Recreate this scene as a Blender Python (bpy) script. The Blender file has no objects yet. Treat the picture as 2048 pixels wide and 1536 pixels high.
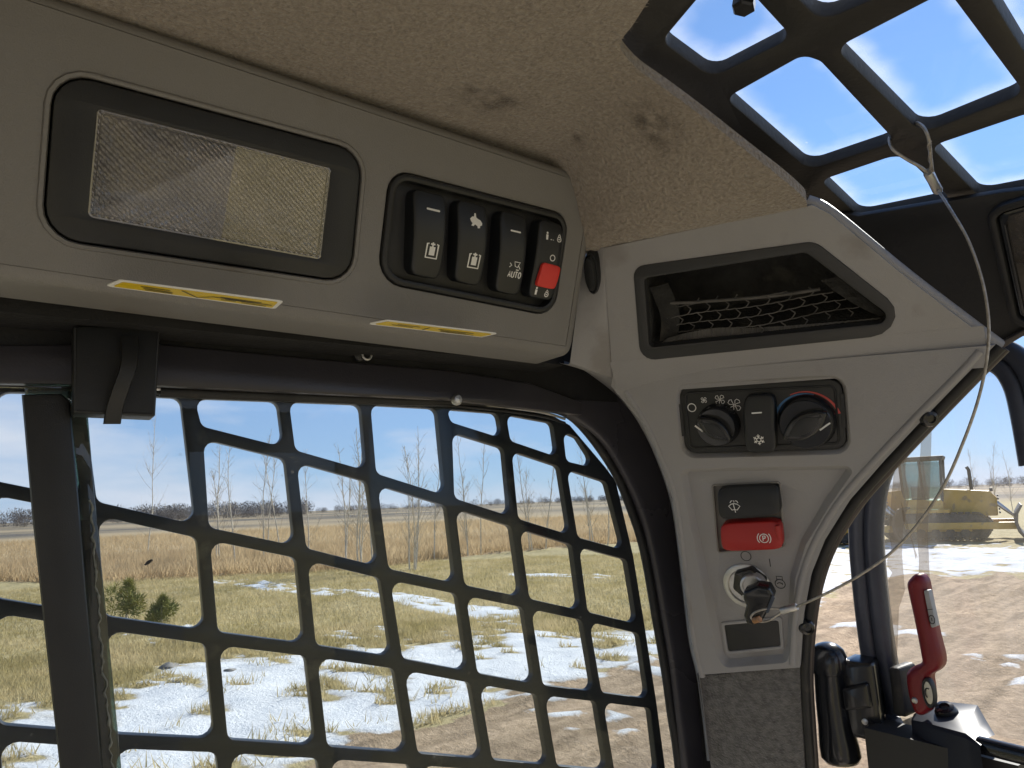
import bpy, bmesh, math, random
import numpy as np
from mathutils import Vector, Matrix, noise
from mathutils.geometry import tessellate_polygon, delaunay_2d_cdt

random.seed(7)
RNG = np.random.default_rng(11)
SC = bpy.context.scene
COL = SC.collection
rad = math.radians

# ------------------------------------------------------------------ camera, sky, sun, exposure
EYE = Vector((0.0, 0.0, 1.95))
FOC = 1420.0
YAW, PIT, ROL = rad(56.0), rad(9.5), rad(2.24)
_h = Vector((-math.sin(YAW), math.cos(YAW), 0)); _r = Vector((math.cos(YAW), math.sin(YAW), 0)); _z = Vector((0, 0, 1))
VD = _h * math.cos(PIT) + _z * math.sin(PIT)
_u = -_h * math.sin(PIT) + _z * math.cos(PIT)
VR = _r * math.cos(ROL) - _u * math.sin(ROL)
VU = _r * math.sin(ROL) + _u * math.cos(ROL)
cam_d = bpy.data.cameras.new('camera'); cam = bpy.data.objects.new('camera', cam_d); COL.objects.link(cam)
cam_d.sensor_width = 36.0; cam_d.lens = 36.0 * FOC / 2048.0; cam_d.clip_start = 0.01; cam_d.clip_end = 12000
M = Matrix((VR, VU, -VD)).transposed().to_4x4(); M.translation = EYE
cam.matrix_world = M
SC.camera = cam

SUN_AZ, SUN_EL = rad(-17.0), rad(36.0)          # azimuth to the right of the machine's forward axis (+y)
SDIR = Vector((math.sin(SUN_AZ) * math.cos(SUN_EL), math.cos(SUN_AZ) * math.cos(SUN_EL), math.sin(SUN_EL)))
world = bpy.data.worlds.new('World'); SC.world = world; world.use_nodes = True
nt = world.node_tree; nt.nodes.clear()
N = nt.nodes.new; L = nt.links.new
wo = N('ShaderNodeOutputWorld'); bg = N('ShaderNodeBackground'); sky = N('ShaderNodeTexSky')
sky.sky_type = 'NISHITA'; sky.sun_disc = False; sky.sun_elevation = SUN_EL; sky.sun_rotation = SUN_AZ
sky.air_density = 1.0; sky.dust_density = 0.0; sky.ozone_density = 4.5; sky.altitude = 300
bg.inputs['Strength'].default_value = 0.085
tc = N('ShaderNodeTexCoord'); mp = N('ShaderNodeMapping'); mp.inputs['Scale'].default_value = (2.2, 2.2, 9.0)
mp.inputs['Rotation'].default_value = (0.0, 0.0, 0.7); mp.inputs['Location'].default_value = (3.1, 0.4, 0.35)
cn = N('ShaderNodeTexNoise'); cn.inputs['Scale'].default_value = 1.15; cn.inputs['Detail'].default_value = 7; cn.inputs['Roughness'].default_value = 0.55
cr = N('ShaderNodeValToRGB'); cr.color_ramp.elements[0].position = 0.44; cr.color_ramp.elements[1].position = 0.66
cr.color_ramp.elements[0].color = (0, 0, 0, 1); cr.color_ramp.elements[1].color = (0.95, 0.95, 0.95, 1)
mx = N('ShaderNodeMixRGB'); mx.inputs['Color2'].default_value = (5.4, 5.6, 6.5, 1)
L(tc.outputs['Generated'], mp.inputs['Vector']); L(mp.outputs[0], cn.inputs['Vector']); L(cn.outputs['Fac'], cr.inputs['Fac'])
sx = N('ShaderNodeSeparateXYZ'); L(tc.outputs['Generated'], sx.inputs[0])
ce = N('ShaderNodeMapRange'); ce.inputs['From Min'].default_value = 0.42; ce.inputs['From Max'].default_value = 0.16; L(sx.outputs['Z'], ce.inputs['Value'])   # clouds lie low in the sky, all round
cm = N('ShaderNodeMath'); cm.operation = 'MULTIPLY'; L(cr.outputs['Color'], cm.inputs[0]); L(ce.outputs[0], cm.inputs[1])
L(cm.outputs[0], mx.inputs['Fac']); vm = N('ShaderNodeMath'); vm.operation = 'MULTIPLY'; vm.inputs[1].default_value = 0.75; L(ce.outputs[0], vm.inputs[0])
vx = N('ShaderNodeMixRGB'); vx.inputs['Color2'].default_value = (2.2, 3.3, 5.6, 1); L(vm.outputs[0], vx.inputs['Fac']); L(sky.outputs[0], vx.inputs['Color1'])   # thin high veil towards the horizon, all round
L(vx.outputs[0], mx.inputs['Color1']); L(mx.outputs[0], bg.inputs['Color']); L(bg.outputs[0], wo.inputs['Surface'])

sun_d = bpy.data.lights.new('sun', 'SUN'); sun_d.energy = 4.3; sun_d.angle = rad(0.55); sun_d.color = (1.0, 0.94, 0.85)
sun = bpy.data.objects.new('sun', sun_d); COL.objects.link(sun)
sun.rotation_euler = SDIR.to_track_quat('Z', 'Y').to_euler(); sun.location = (20, 20, 30)
SC.view_settings.view_transform = 'Standard'; SC.view_settings.look = 'None'
SC.view_settings.gamma = 1.0; SC.view_settings.use_curve_mapping = False
SC.view_settings.exposure = 1.1

# ------------------------------------------------------------------ materials
MATS = {}
def mat(name, col, rough=0.6, metal=0.0, var=0.0, vscale=6.0, bump=0.0, bscale=400.0, spec=0.5, col2=None, sheen=0.0, coat=0.0, detail=4, wear=None):
    m = bpy.data.materials.new(name); m.use_nodes = True; t = m.node_tree; p = t.nodes['Principled BSDF']
    p.inputs['Base Color'].default_value = (*col, 1); p.inputs['Roughness'].default_value = rough; p.inputs['Metallic'].default_value = metal
    p.inputs['Specular IOR Level'].default_value = spec
    p.inputs['Sheen Weight'].default_value = sheen; p.inputs['Coat Weight'].default_value = coat
    co = t.nodes.new('ShaderNodeTexCoord')
    if var or col2 or wear:
        n = t.nodes.new('ShaderNodeTexNoise'); n.inputs['Scale'].default_value = vscale; n.inputs['Detail'].default_value = detail
        t.links.new(co.outputs['Object'], n.inputs['Vector'])
        r = t.nodes.new('ShaderNodeValToRGB'); r.color_ramp.elements[0].position = 0.3; r.color_ramp.elements[1].position = 0.7
        a = col2 if col2 else tuple(c * (1 + var) for c in col); b = col if col2 else tuple(c * (1 - var) for c in col)
        r.color_ramp.elements[0].color = (*a, 1); r.color_ramp.elements[1].color = (*b, 1)
        t.links.new(n.outputs['Fac'], r.inputs['Fac'])
        last = r.outputs['Color']
        if wear:                                              # (colour, scale, threshold): stains or scuffs with a shape of their own
            n3 = t.nodes.new('ShaderNodeTexNoise'); n3.inputs['Scale'].default_value = wear[1]; n3.inputs['Detail'].default_value = 8
            t.links.new(co.outputs['Object'], n3.inputs['Vector'])
            r3 = t.nodes.new('ShaderNodeValToRGB'); r3.color_ramp.elements[0].position = wear[2]; r3.color_ramp.elements[1].position = wear[2] + 0.09
            r3.color_ramp.elements[0].color = (0, 0, 0, 1); r3.color_ramp.elements[1].color = (wear[3],) * 3 + (1,)
            t.links.new(n3.outputs['Fac'], r3.inputs['Fac'])
            mm = t.nodes.new('ShaderNodeMixRGB'); mm.inputs['Color2'].default_value = (*wear[0], 1)
            t.links.new(r3.outputs['Color'], mm.inputs['Fac']); t.links.new(last, mm.inputs['Color1']); last = mm.outputs[0]
        t.links.new(last, p.inputs['Base Color'])
        rr = t.nodes.new('ShaderNodeMapRange'); rr.inputs['To Min'].default_value = max(0.03, rough - 0.1); rr.inputs['To Max'].default_value = min(1, rough + 0.1)
        t.links.new(n.outputs['Fac'], rr.inputs['Value']); t.links.new(rr.outputs[0], p.inputs['Roughness'])
    if bump:
        n2 = t.nodes.new('ShaderNodeTexNoise'); n2.inputs['Scale'].default_value = bscale; n2.inputs['Detail'].default_value = 3
        t.links.new(co.outputs['Object'], n2.inputs['Vector'])
        b = t.nodes.new('ShaderNodeBump'); b.inputs['Strength'].default_value = bump; b.inputs['Distance'].default_value = 0.002
        t.links.new(n2.outputs['Fac'], b.inputs['Height']); t.links.new(b.outputs[0], p.inputs['Normal'])
    MATS[name] = m
    return m

def glassmat(name, tint=(0.93, 0.96, 0.95), refl=0.045, dust=0.03, dscale=3.0, dcol=(0.62, 0.58, 0.5), streak=None, speck=0.0, attr=None, trans=False):
    m = bpy.data.materials.new(name); m.use_nodes = True; t = m.node_tree; t.nodes.clear()
    n = t.nodes.new; l = t.links.new
    out = n('ShaderNodeOutputMaterial'); tr = n('ShaderNodeBsdfTransparent'); tr.inputs[0].default_value = (*tint, 1)
    gl = n('ShaderNodeBsdfGlossy'); gl.inputs['Roughness'].default_value = 0.015
    lw = n('ShaderNodeLayerWeight'); lw.inputs['Blend'].default_value = 0.5
    pw = n('ShaderNodeMath'); pw.operation = 'POWER'; pw.inputs[1].default_value = 4.5; l(lw.outputs['Facing'], pw.inputs[0])
    ma = n('ShaderNodeMath'); ma.operation = 'MULTIPLY_ADD'; ma.inputs[1].default_value = 0.8; ma.inputs[2].default_value = refl; l(pw.outputs[0], ma.inputs[0])
    mix = n('ShaderNodeMixShader'); l(ma.outputs[0], mix.inputs[0]); l(tr.outputs[0], mix.inputs[1]); l(gl.outputs[0], mix.inputs[2])
    co = n('ShaderNodeTexCoord'); nz = n('ShaderNodeTexNoise'); nz.inputs['Scale'].default_value = dscale; nz.inputs['Detail'].default_value = 8; nz.inputs['Roughness'].default_value = 0.65
    mpp = n('ShaderNodeMapping'); l(co.outputs['Object'], mpp.inputs[0]); l(mpp.outputs[0], nz.inputs['Vector'])
    if streak: mpp.inputs['Scale'].default_value = streak
    mr = n('ShaderNodeMapRange'); mr.inputs['From Min'].default_value = 0.38; mr.inputs['From Max'].default_value = 0.75; mr.inputs['To Max'].default_value = dust * 2.2; mr.inputs['To Min'].default_value = dust * 0.25
    l(nz.outputs['Fac'], mr.inputs['Value']); fac = mr.outputs[0]
    if speck:
        vo = n('ShaderNodeTexVoronoi'); vo.inputs['Scale'].default_value = 70; vo.inputs['Randomness'].default_value = 1; l(co.outputs['Object'], vo.inputs['Vector'])
        cl = n('ShaderNodeMapRange'); cl.inputs['From Min'].default_value = 0.10; cl.inputs['From Max'].default_value = 0.05; cl.inputs['To Max'].default_value = speck; l(vo.outputs['Distance'], cl.inputs['Value'])
        n5 = n('ShaderNodeTexNoise'); n5.inputs['Scale'].default_value = 14; l(co.outputs['Object'], n5.inputs['Vector'])
        c5 = n('ShaderNodeMapRange'); c5.inputs['From Min'].default_value = 0.55; c5.inputs['From Max'].default_value = 0.62; l(n5.outputs['Fac'], c5.inputs['Value'])
        mu = n('ShaderNodeMath'); mu.operation = 'MULTIPLY'; l(cl.outputs[0], mu.inputs[0]); l(c5.outputs[0], mu.inputs[1])
        ad = n('ShaderNodeMath'); ad.operation = 'ADD'; ad.use_clamp = True; l(fac, ad.inputs[0]); l(mu.outputs[0], ad.inputs[1]); fac = ad.outputs[0]
    if attr:
        at = n('ShaderNodeAttribute'); at.attribute_name = attr
        m3 = n('ShaderNodeMath'); m3.operation = 'MULTIPLY'; l(at.outputs['Fac'], m3.inputs[0])
        m4 = n('ShaderNodeMapRange'); m4.inputs['From Min'].default_value = 0.3; m4.inputs['From Max'].default_value = 0.7; m4.inputs['To Min'].default_value = 0.35; m4.inputs['To Max'].default_value = 1; l(nz.outputs['Fac'], m4.inputs['Value']); l(m4.outputs[0], m3.inputs[1])
        a2 = n('ShaderNodeMath'); a2.operation = 'ADD'; a2.use_clamp = True; l(fac, a2.inputs[0]); l(m3.outputs[0], a2.inputs[1]); fac = a2.outputs[0]
    df = n('ShaderNodeBsdfDiffuse'); df.inputs[0].default_value = (*dcol, 1)
    tl = n('ShaderNodeBsdfTranslucent'); tl.inputs[0].default_value = (*dcol, 1)
    ds = n('ShaderNodeMixShader'); ds.inputs[0].default_value = 0.75 if trans else 0.35; l(df.outputs[0], ds.inputs[1]); l(tl.outputs[0], ds.inputs[2])
    m2 = n('ShaderNodeMixShader'); l(fac, m2.inputs[0]); l(mix.outputs[0], m2.inputs[1]); l(ds.outputs[0], m2.inputs[2]); l(m2.outputs[0], out.inputs['Surface'])
    MATS[name] = m
    return m

mat('grey_plastic_dim', (0.205, 0.198, 0.19), 0.5, var=0.05, vscale=9, bump=0.22, bscale=1400, wear=((0.12, 0.09, 0.065), 20, 0.63, 0.4))  # same plastic as the trim, darkened to stand in for dimmer light
mat('grey_plastic_lit', (0.315, 0.309, 0.312), 0.48, var=0.05, vscale=9, bump=0.22, bscale=1400, wear=((0.16, 0.14, 0.12), 22, 0.62, 0.4))  # same plastic as the console, paler to stand in for stronger light
mat('grey_mount', (0.23, 0.22, 0.205), 0.5, var=0.05, bump=0.1, bscale=1200)
mat('black_plastic', (0.018, 0.019, 0.02), 0.45, var=0.15, vscale=30, bump=0.12, bscale=1500)
mat('black_gloss', (0.012, 0.013, 0.015), 0.22, var=0.1, vscale=30, coat=0.2)
mat('rocker_black', (0.016, 0.018, 0.021), 0.36, var=0.1, vscale=40, bump=0.06, bscale=1600)
mat('pocket_frame', (0.03, 0.031, 0.033), 0.5, var=0.1, bump=0.15, bscale=1500)
mat('pocket_felt', (0.024, 0.024, 0.023), 0.95, var=0.4, vscale=60, bump=0.6, bscale=500, wear=((0.07, 0.065, 0.055), 40, 0.6, 0.6))
mat('net_cord', (0.10, 0.095, 0.09), 0.85, var=0.3, vscale=80)
mat('rubber', (0.012, 0.012, 0.013), 0.55, var=0.25, vscale=40, bump=0.2, bscale=300, wear=((0.09, 0.075, 0.055), 34, 0.62, 0.5))
mat('gasket_rubber', (0.045, 0.05, 0.068), 0.42, var=0.3, vscale=20, bump=0.25, bscale=250, wear=((0.14, 0.11, 0.075), 18, 0.6, 0.6))
mat('frame_paint', (0.038, 0.036, 0.043), 0.30, var=0.15, vscale=12, bump=0.08, bscale=700, wear=((0.10, 0.09, 0.07), 30, 0.66, 0.5))
mat('header_black', (0.011, 0.011, 0.012), 0.75, var=0.3, vscale=25, bump=0.3, bscale=350, wear=((0.07, 0.06, 0.045), 22, 0.63, 0.45))
mat('guard_paint', (0.012, 0.014, 0.019), 0.33, var=0.2, vscale=14, bump=0.06, bscale=500, wear=((0.14, 0.115, 0.085), 48, 0.61, 0.5))
mat('hatch_paint', (0.02, 0.019, 0.018), 0.5, var=0.2, vscale=14, bump=0.15, bscale=400, wear=((0.10, 0.085, 0.06), 30, 0.68, 0.5))
mat('white_print', (0.82, 0.82, 0.8), 0.5)
mat('dark_print', (0.03, 0.03, 0.03), 0.6)
mat('red_plastic', (0.42, 0.022, 0.02), 0.34, var=0.06, vscale=30, bump=0.04, bscale=900)
mat('red_tab', (0.75, 0.045, 0.035), 0.42, var=0.04)
mat('handle_red', (0.20, 0.010, 0.015), 0.36, var=0.08, vscale=25, bump=0.12, bscale=900, wear=((0.2, 0.12, 0.1), 60, 0.7, 0.4))
mat('print_red', (0.60, 0.09, 0.08), 0.5)
mat('print_blue', (0.09, 0.26, 0.52), 0.5)
mat('sticker_yellow', (0.72, 0.52, 0.015), 0.4, var=0.05, vscale=40)
mat('sticker_grey', (0.42, 0.42, 0.42), 0.45, var=0.1, vscale=80)
mat('steel', (0.55, 0.54, 0.52), 0.32, 0.9, var=0.2, vscale=80)
mat('zinc', (0.62, 0.62, 0.62), 0.35, 0.85, var=0.15, vscale=90, bump=0.2, bscale=600)
mat('cable_steel', (0.42, 0.39, 0.35), 0.42, 0.6, var=0.3, vscale=300)
mat('copper', (0.45, 0.24, 0.12), 0.5, 0.5, var=0.3, vscale=200)
mat('carpet_grey', (0.13, 0.125, 0.12), 0.95, var=0.35, vscale=220, bump=1.0, bscale=600, sheen=0.3)
mat('tan_foam', (0.30, 0.235, 0.15), 0.9, var=0.35, vscale=40, bump=0.7, bscale=160, wear=((0.04, 0.035, 0.03), 25, 0.5, 0.8))
mat('seat_cloth', (0.48, 0.42, 0.36), 0.9, var=0.15, vscale=30, bump=0.4, bscale=500)
mat('cab_liner', (0.40, 0.38, 0.355), 0.8, var=0.08, vscale=8)
mat('floor_rubber', (0.42, 0.37, 0.31), 0.85, var=0.3, vscale=12, bump=0.4, bscale=120)
mat('silicone', (0.24, 0.25, 0.22), 0.5, var=0.3, vscale=60)
mat('bark_pale', (0.60, 0.54, 0.44), 0.9, var=0.3, vscale=14)
mat('twig_pale', (0.50, 0.42, 0.31), 0.9, var=0.25, vscale=5)
mat('twig_far', (0.19, 0.165, 0.15), 1.0, var=0.35, vscale=0.05)
mat('needle', (0.09, 0.12, 0.03), 0.8, col2=(0.30, 0.27, 0.05), vscale=5)
mat('dead_leaf', (0.16, 0.10, 0.05), 0.9)
mat('rock', (0.24, 0.225, 0.205), 0.9, var=0.35, vscale=7, bump=0.6, bscale=30)
mat('machine_yellow', (0.55, 0.32, 0.04), 0.45, var=0.12, vscale=3, wear=((0.17, 0.12, 0.07), 5, 0.58, 0.6))
mat('machine_black', (0.03, 0.028, 0.026), 0.6, var=0.3, vscale=6)
mat('track_steel', (0.10, 0.085, 0.07), 0.7, 0.4, var=0.3, vscale=10)
mat('blade_steel', (0.12, 0.105, 0.09), 0.55, 0.5, var=0.3, vscale=4)
glassmat('side_glass', tint=(0.83, 0.86, 0.86), refl=0.018, dust=0.011, dscale=7, speck=0.25)
glassmat('door_glass', tint=(0.86, 0.88, 0.90), refl=0.04, dust=0.19, dscale=9, streak=(1, 1, 0.12), speck=0.4)
glassmat('hatch_pane', tint=(0.94, 0.98, 1.0), refl=0.02, dust=0.008, dscale=6, dcol=(0.8, 0.8, 0.78), attr='dust', trans=True, speck=0.5)
glassmat('glass_edge', tint=(0.30, 0.40, 0.36), refl=0.06, dust=0.10, dscale=20)
glassmat('cab_window', tint=(0.5, 0.66, 0.66), refl=0.10, dust=0.12)
glassmat('painted_reflection', tint=(0.60, 0.56, 0.51), refl=0.03, dust=0.14, dscale=12, dcol=(0.5, 0.44, 0.36))  # tinted film standing in for pillar reflections in the door glass
glassmat('grey_pane', tint=(0.35, 0.34, 0.33), refl=0.06, dust=0.30, dscale=9, dcol=(0.42, 0.38, 0.34))

# headliner: tan brushed felt with dark smudges of grease
def headliner_mat():
    m = bpy.data.materials.new('headliner_felt'); m.use_nodes = True; t = m.node_tree; p = t.nodes['Principled BSDF']; n = t.nodes.new; l = t.links.new
    p.inputs['Roughness'].default_value = 1.0; p.inputs['Sheen Weight'].default_value = 0.35; p.inputs['Specular IOR Level'].default_value = 0.1
    co = n('ShaderNodeTexCoord')
    a = n('ShaderNodeTexNoise'); a.inputs['Scale'].default_value = 430; a.inputs['Detail'].default_value = 5; l(co.outputs['Object'], a.inputs['Vector'])
    r = n('ShaderNodeValToRGB'); r.color_ramp.elements[0].position = 0.3; r.color_ramp.elements[1].position = 0.72
    r.color_ramp.elements[0].color = (0.26, 0.225, 0.19, 1); r.color_ramp.elements[1].color = (0.40, 0.352, 0.30, 1); l(a.outputs['Fac'], r.inputs['Fac'])
    s = n('ShaderNodeAttribute'); s.attribute_name = 'smudge'
    b = n('ShaderNodeTexNoise'); b.inputs['Scale'].default_value = 90; b.inputs['Detail'].default_value = 5; l(co.outputs['Object'], b.inputs['Vector'])
    mr = n('ShaderNodeMapRange'); mr.inputs['From Min'].default_value = 0.35; mr.inputs['From Max'].default_value = 0.6; l(b.outputs['Fac'], mr.inputs['Value'])
    mu = n('ShaderNodeMath'); mu.operation = 'MULTIPLY'; l(s.outputs['Fac'], mu.inputs[0]); l(mr.outputs[0], mu.inputs[1])
    x = n('ShaderNodeMixRGB'); x.inputs['Color2'].default_value = (0.07, 0.055, 0.045, 1); l(mu.outputs[0], x.inputs['Fac']); l(r.outputs[0], x.inputs['Color1'])
    c = n('ShaderNodeTexNoise'); c.inputs['Scale'].default_value = 14; c.inputs['Detail'].default_value = 3; l(co.outputs['Object'], c.inputs['Vector'])
    y = n('ShaderNodeMixRGB'); y.blend_type = 'MULTIPLY'; y.inputs['Fac'].default_value = 0.2
    r2 = n('ShaderNodeValToRGB'); r2.color_ramp.elements[0].position = 0.35; r2.color_ramp.elements[0].color = (0.62, 0.6, 0.58, 1); r2.color_ramp.elements[1].position = 0.65
    l(c.outputs['Fac'], r2.inputs['Fac']); l(x.outputs[0], y.inputs['Color1']); l(r2.outputs[0], y.inputs['Color2']); l(y.outputs[0], p.inputs['Base Color'])
    bp = n('ShaderNodeBump'); bp.inputs['Strength'].default_value = 0.9; bp.inputs['Distance'].default_value = 0.0025; l(a.outputs['Fac'], bp.inputs['Height']); l(bp.outputs[0], p.inputs['Normal'])
    MATS['headliner_felt'] = m
headliner_mat()

def lens_mat():
    m = bpy.data.materials.new('ribbed_lens'); m.use_nodes = True; t = m.node_tree; t.nodes.clear(); n = t.nodes.new; l = t.links.new
    out = n('ShaderNodeOutputMaterial'); tr = n('ShaderNodeBsdfTransparent'); tr.inputs[0].default_value = (0.86, 0.85, 0.83, 1)
    gl = n('ShaderNodeBsdfGlossy'); gl.inputs['Roughness'].default_value = 0.05; df = n('ShaderNodeBsdfTranslucent'); df.inputs[0].default_value = (0.75, 0.73, 0.7, 1)
    d2 = n('ShaderNodeBsdfDiffuse'); d2.inputs[0].default_value = (0.27, 0.265, 0.26, 1)
    a = n('ShaderNodeMixShader'); a.inputs[0].default_value = 0.22; l(tr.outputs[0], a.inputs[1]); l(d2.outputs[0], a.inputs[2])
    b = n('ShaderNodeMixShader'); b.inputs[0].default_value = 0.22; l(a.outputs[0], b.inputs[1]); l(gl.outputs[0], b.inputs[2]); l(b.outputs[0], out.inputs['Surface'])
    MATS['ribbed_lens'] = m
lens_mat()

# ------------------------------------------------------------------ building helpers
ORIG = {}
def link(o, parent, origin):
    COL.objects.link(o)
    po = Vector((0, 0, 0))
    if parent is not None:
        o.parent = parent; po = ORIG[parent.name]
    o.location = origin - po
    ORIG[o.name] = origin.copy()
def thing(name, label, cat, loc, group=None):
    o = bpy.data.objects.new(name, None); o.empty_display_size = 0.05
    link(o, None, Vector(loc)); o['label'] = label; o['category'] = cat
    if group: o['group'] = group
    return o
def tag(o, label=None, cat=None, group=None, kind=None):
    for k, v in (('label', label), ('category', cat), ('group', group), ('kind', kind)):
        if v: o[k] = v
    return o
def mesh(name, verts, faces, m, parent=None, smooth=True, ang=40, flat=None):
    """verts in world coordinates; the object's origin goes to the middle of its box."""
    V = np.array([tuple(v) for v in verts], dtype=float)
    c = Vector((V.min(0) + V.max(0)) / 2)
    me = bpy.data.meshes.new(name); me.from_pydata((V - np.array(c)).tolist(), [], [list(f) for f in faces]); me.update()
    if smooth:
        s = np.ones(len(me.polygons), bool)
        if flat is not None: s[list(flat)] = False
        me.polygons.foreach_set('use_smooth', s)
        me.set_sharp_from_angle(angle=rad(ang))
    me.materials.append(MATS[m] if isinstance(m, str) else m)
    o = bpy.data.objects.new(name, me); link(o, parent, c)
    return o

class Pl:
    """A flat working plane: origin, normal towards the operator, two axes in the plane."""
    def __init__(s, p0, n, ex):
        s.n = Vector(n).normalized(); s.o = Vector(p0)
        e = Vector(ex); s.ex = (e - s.n * e.dot(s.n)).normalized(); s.ey = s.n.cross(s.ex).normalized()
    def hit(s, u, v):
        r = VD + VR * ((u - 1024) / FOC) + VU * ((768 - v) / FOC)
        return EYE + r * ((s.o - EYE).dot(s.n) / r.dot(s.n))
    def px(s, u, v):
        d = s.hit(u, v) - s.o
        return (d.dot(s.ex), d.dot(s.ey))
    def poly(s, pts): return [s.px(*p) for p in pts]
    def p3(s, a, b, h=0.0): return s.o + s.ex * a + s.ey * b + s.n * h
    def at(s, h): return Pl(s.o + s.n * h, s.n, s.ex)

def area(p): return 0.5 * sum(p[i][0] * p[(i + 1) % len(p)][1] - p[(i + 1) % len(p)][0] * p[i][1] for i in range(len(p)))
def ccw(p): return list(p) if area(p) > 0 else list(reversed(p))
def rnd(pts, r, seg=5):
    n = len(pts); out = []
    rs = r if isinstance(r, (list, tuple)) else [r] * n
    for i in range(n):
        p = Vector(pts[i]); a = Vector(pts[i - 1]) - p; b = Vector(pts[(i + 1) % n]) - p
        la, lb = a.length, b.length; a.normalize(); b.normalize()
        th = math.acos(max(-1, min(1, a.dot(b))))
        if th > 3.0 or rs[i] <= 0: out.append(tuple(p)); continue
        t = min(rs[i] / math.tan(th / 2), 0.48 * la, 0.48 * lb); rr = t * math.tan(th / 2)
        c = p + (a + b).normalized() * (rr / math.sin(th / 2))
        s0 = p + a * t - c; s1 = p + b * t - c
        a0 = math.atan2(s0.y, s0.x); a1 = math.atan2(s1.y, s1.x); d = (a1 - a0 + math.pi) % (2 * math.pi) - math.pi
        for k in range(seg + 1):
            an = a0 + d * k / seg; out.append((c.x + rr * math.cos(an), c.y + rr * math.sin(an)))
    return out
def off(p, d):
    """moves a closed polygon to the left of its direction by d"""
    n = len(p); out = []
    for i in range(n):
        a, b, c = Vector(p[i - 1]), Vector(p[i]), Vector(p[(i + 1) % n])
        d1 = (b - a); d2 = (c - b)
        if d1.length < 1e-9: d1 = d2
        if d2.length < 1e-9: d2 = d1
        d1.normalize(); d2.normalize()
        n1 = Vector((-d1.y, d1.x)); n2 = Vector((-d2.y, d2.x)); m = n1 + n2
        if m.length < 1e-6: m = n1
        m.normalize(); k = d / max(0.35, m.dot(n1))
        out.append((b.x + m.x * k, b.y + m.y * k))
    return out
def plate_geo(pl, outer, holes=(), h0=-0.004, h1=0.0, bv=0.0008, steps=2, back=True):
    rings = [ccw(outer)] + [list(reversed(ccw(h))) for h in holes]
    verts, faces, flat = [], [], []
    lev = [(0.0, h0)]
    for k in range(steps + 1):
        a = (math.pi / 2) * k / steps
        lev.append((bv * (1 - math.cos(a)), h1 - bv + bv * math.sin(a)))
    if bv <= 0: lev = [(0, h0), (0, h1)]
    top, bot = [], []
    for R in rings:
        n = len(R); base = []
        for (o, h) in lev:
            q = off(R, o) if o else R
            base.append(len(verts)); verts += [pl.p3(a, b, h) for a, b in q]
        for j in range(len(lev) - 1):
            for i in range(n):
                k = (i + 1) % n
                faces.append((base[j] + i, base[j] + k, base[j + 1] + k, base[j + 1] + i))
        top.append((base[-1], off(R, lev[-1][0]) if lev[-1][0] else R)); bot.append((base[0], R))
    def cap(lst, flip):
        idx = [b + i for b, q in lst for i in range(len(q))]
        for t in tessellate_polygon([[Vector((a, b, 0)) for a, b in q] for _, q in lst]):
            A, B, C = [Vector(p) for p in (allp[t[0]], allp[t[1]], allp[t[2]])]
            s = (B - A).cross(C - A)
            f = [idx[t[0]], idx[t[1]], idx[t[2]]]
            if (s < 0) != flip: f.reverse()
            flat.append(len(faces)); faces.append(tuple(f))
    allp = [p for _, q in top for p in q]; cap(top, False)
    if back:
        allp = [p for _, q in bot for p in q]; cap(bot, True)
    return verts, faces, flat
def plate(name, pl, outer, m, parent=None, holes=(), h0=-0.004, h1=0.0, bv=0.0008, steps=2, back=True):
    v, f, fl = plate_geo(pl, outer, holes, h0, h1, bv, steps, back)
    return mesh(name, v, f, m, parent, flat=fl)
def catmull(pts, sub=8, closed=False):
    P = [Vector(p) for p in pts]; n = len(P); out = []
    for i in range(n if closed else n - 1):
        if closed: a, b, c, d = P[i - 1], P[i], P[(i + 1) % n], P[(i + 2) % n]
        else: a, b, c, d = P[max(0, i - 1)], P[i], P[i + 1], P[min(n - 1, i + 2)]
        for k in range(sub):
            t = k / sub
            out.append(0.5 * ((2 * b) + (c - a) * t + (2 * a - 5 * b + 4 * c - d) * t * t + (3 * b - a - 3 * c + d) * t ** 3))
    if not closed: out.append(P[-1])
    return out
def tube_geo(path, r, seg=8, closed=False, flatten=None):
    P = [Vector(p) for p in path]; n = len(P)
    rs = r if isinstance(r, (list, tuple)) else [r] * n
    verts, faces = [], []
    t0 = (P[1] - P[0]).normalized(); up = Vector((0, 0, 1)) if abs(t0.z) < 0.9 else Vector((1, 0, 0))
    nx = t0.cross(up).normalized()
    for i in range(n):
        t = (P[(i + 1) % n] - P[i - 1]) if closed else (P[min(n - 1, i + 1)] - P[max(0, i - 1)])
        t.normalize(); nx = (nx - t * nx.dot(t)).normalized(); ny = t.cross(nx)
        for k in range(seg):
            a = 2 * math.pi * k / seg
            verts.append(P[i] + (nx * math.cos(a) + ny * math.sin(a)) * rs[i])
    for i in range(n if closed else n - 1):
        for k in range(seg):
            a = i * seg + k; b = i * seg + (k + 1) % seg; j = ((i + 1) % n) * seg
            faces.append((a, b, j + (k + 1) % seg, j + k))
    if not closed:
        faces.append(tuple(reversed(range(seg)))); faces.append(tuple(range((n - 1) * seg, n * seg)))
    return verts, faces
def tube(name, path, r, m, parent=None, seg=8, closed=False):
    v, f = tube_geo(path, r, seg, closed); return mesh(name, v, f, m, parent, ang=60)
def join(*gs):
    V, F = [], []
    for g in gs:
        o = len(V); V += list(g[0]); F += [tuple(i + o for i in f) for f in g[1]]
    return V, F
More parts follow.
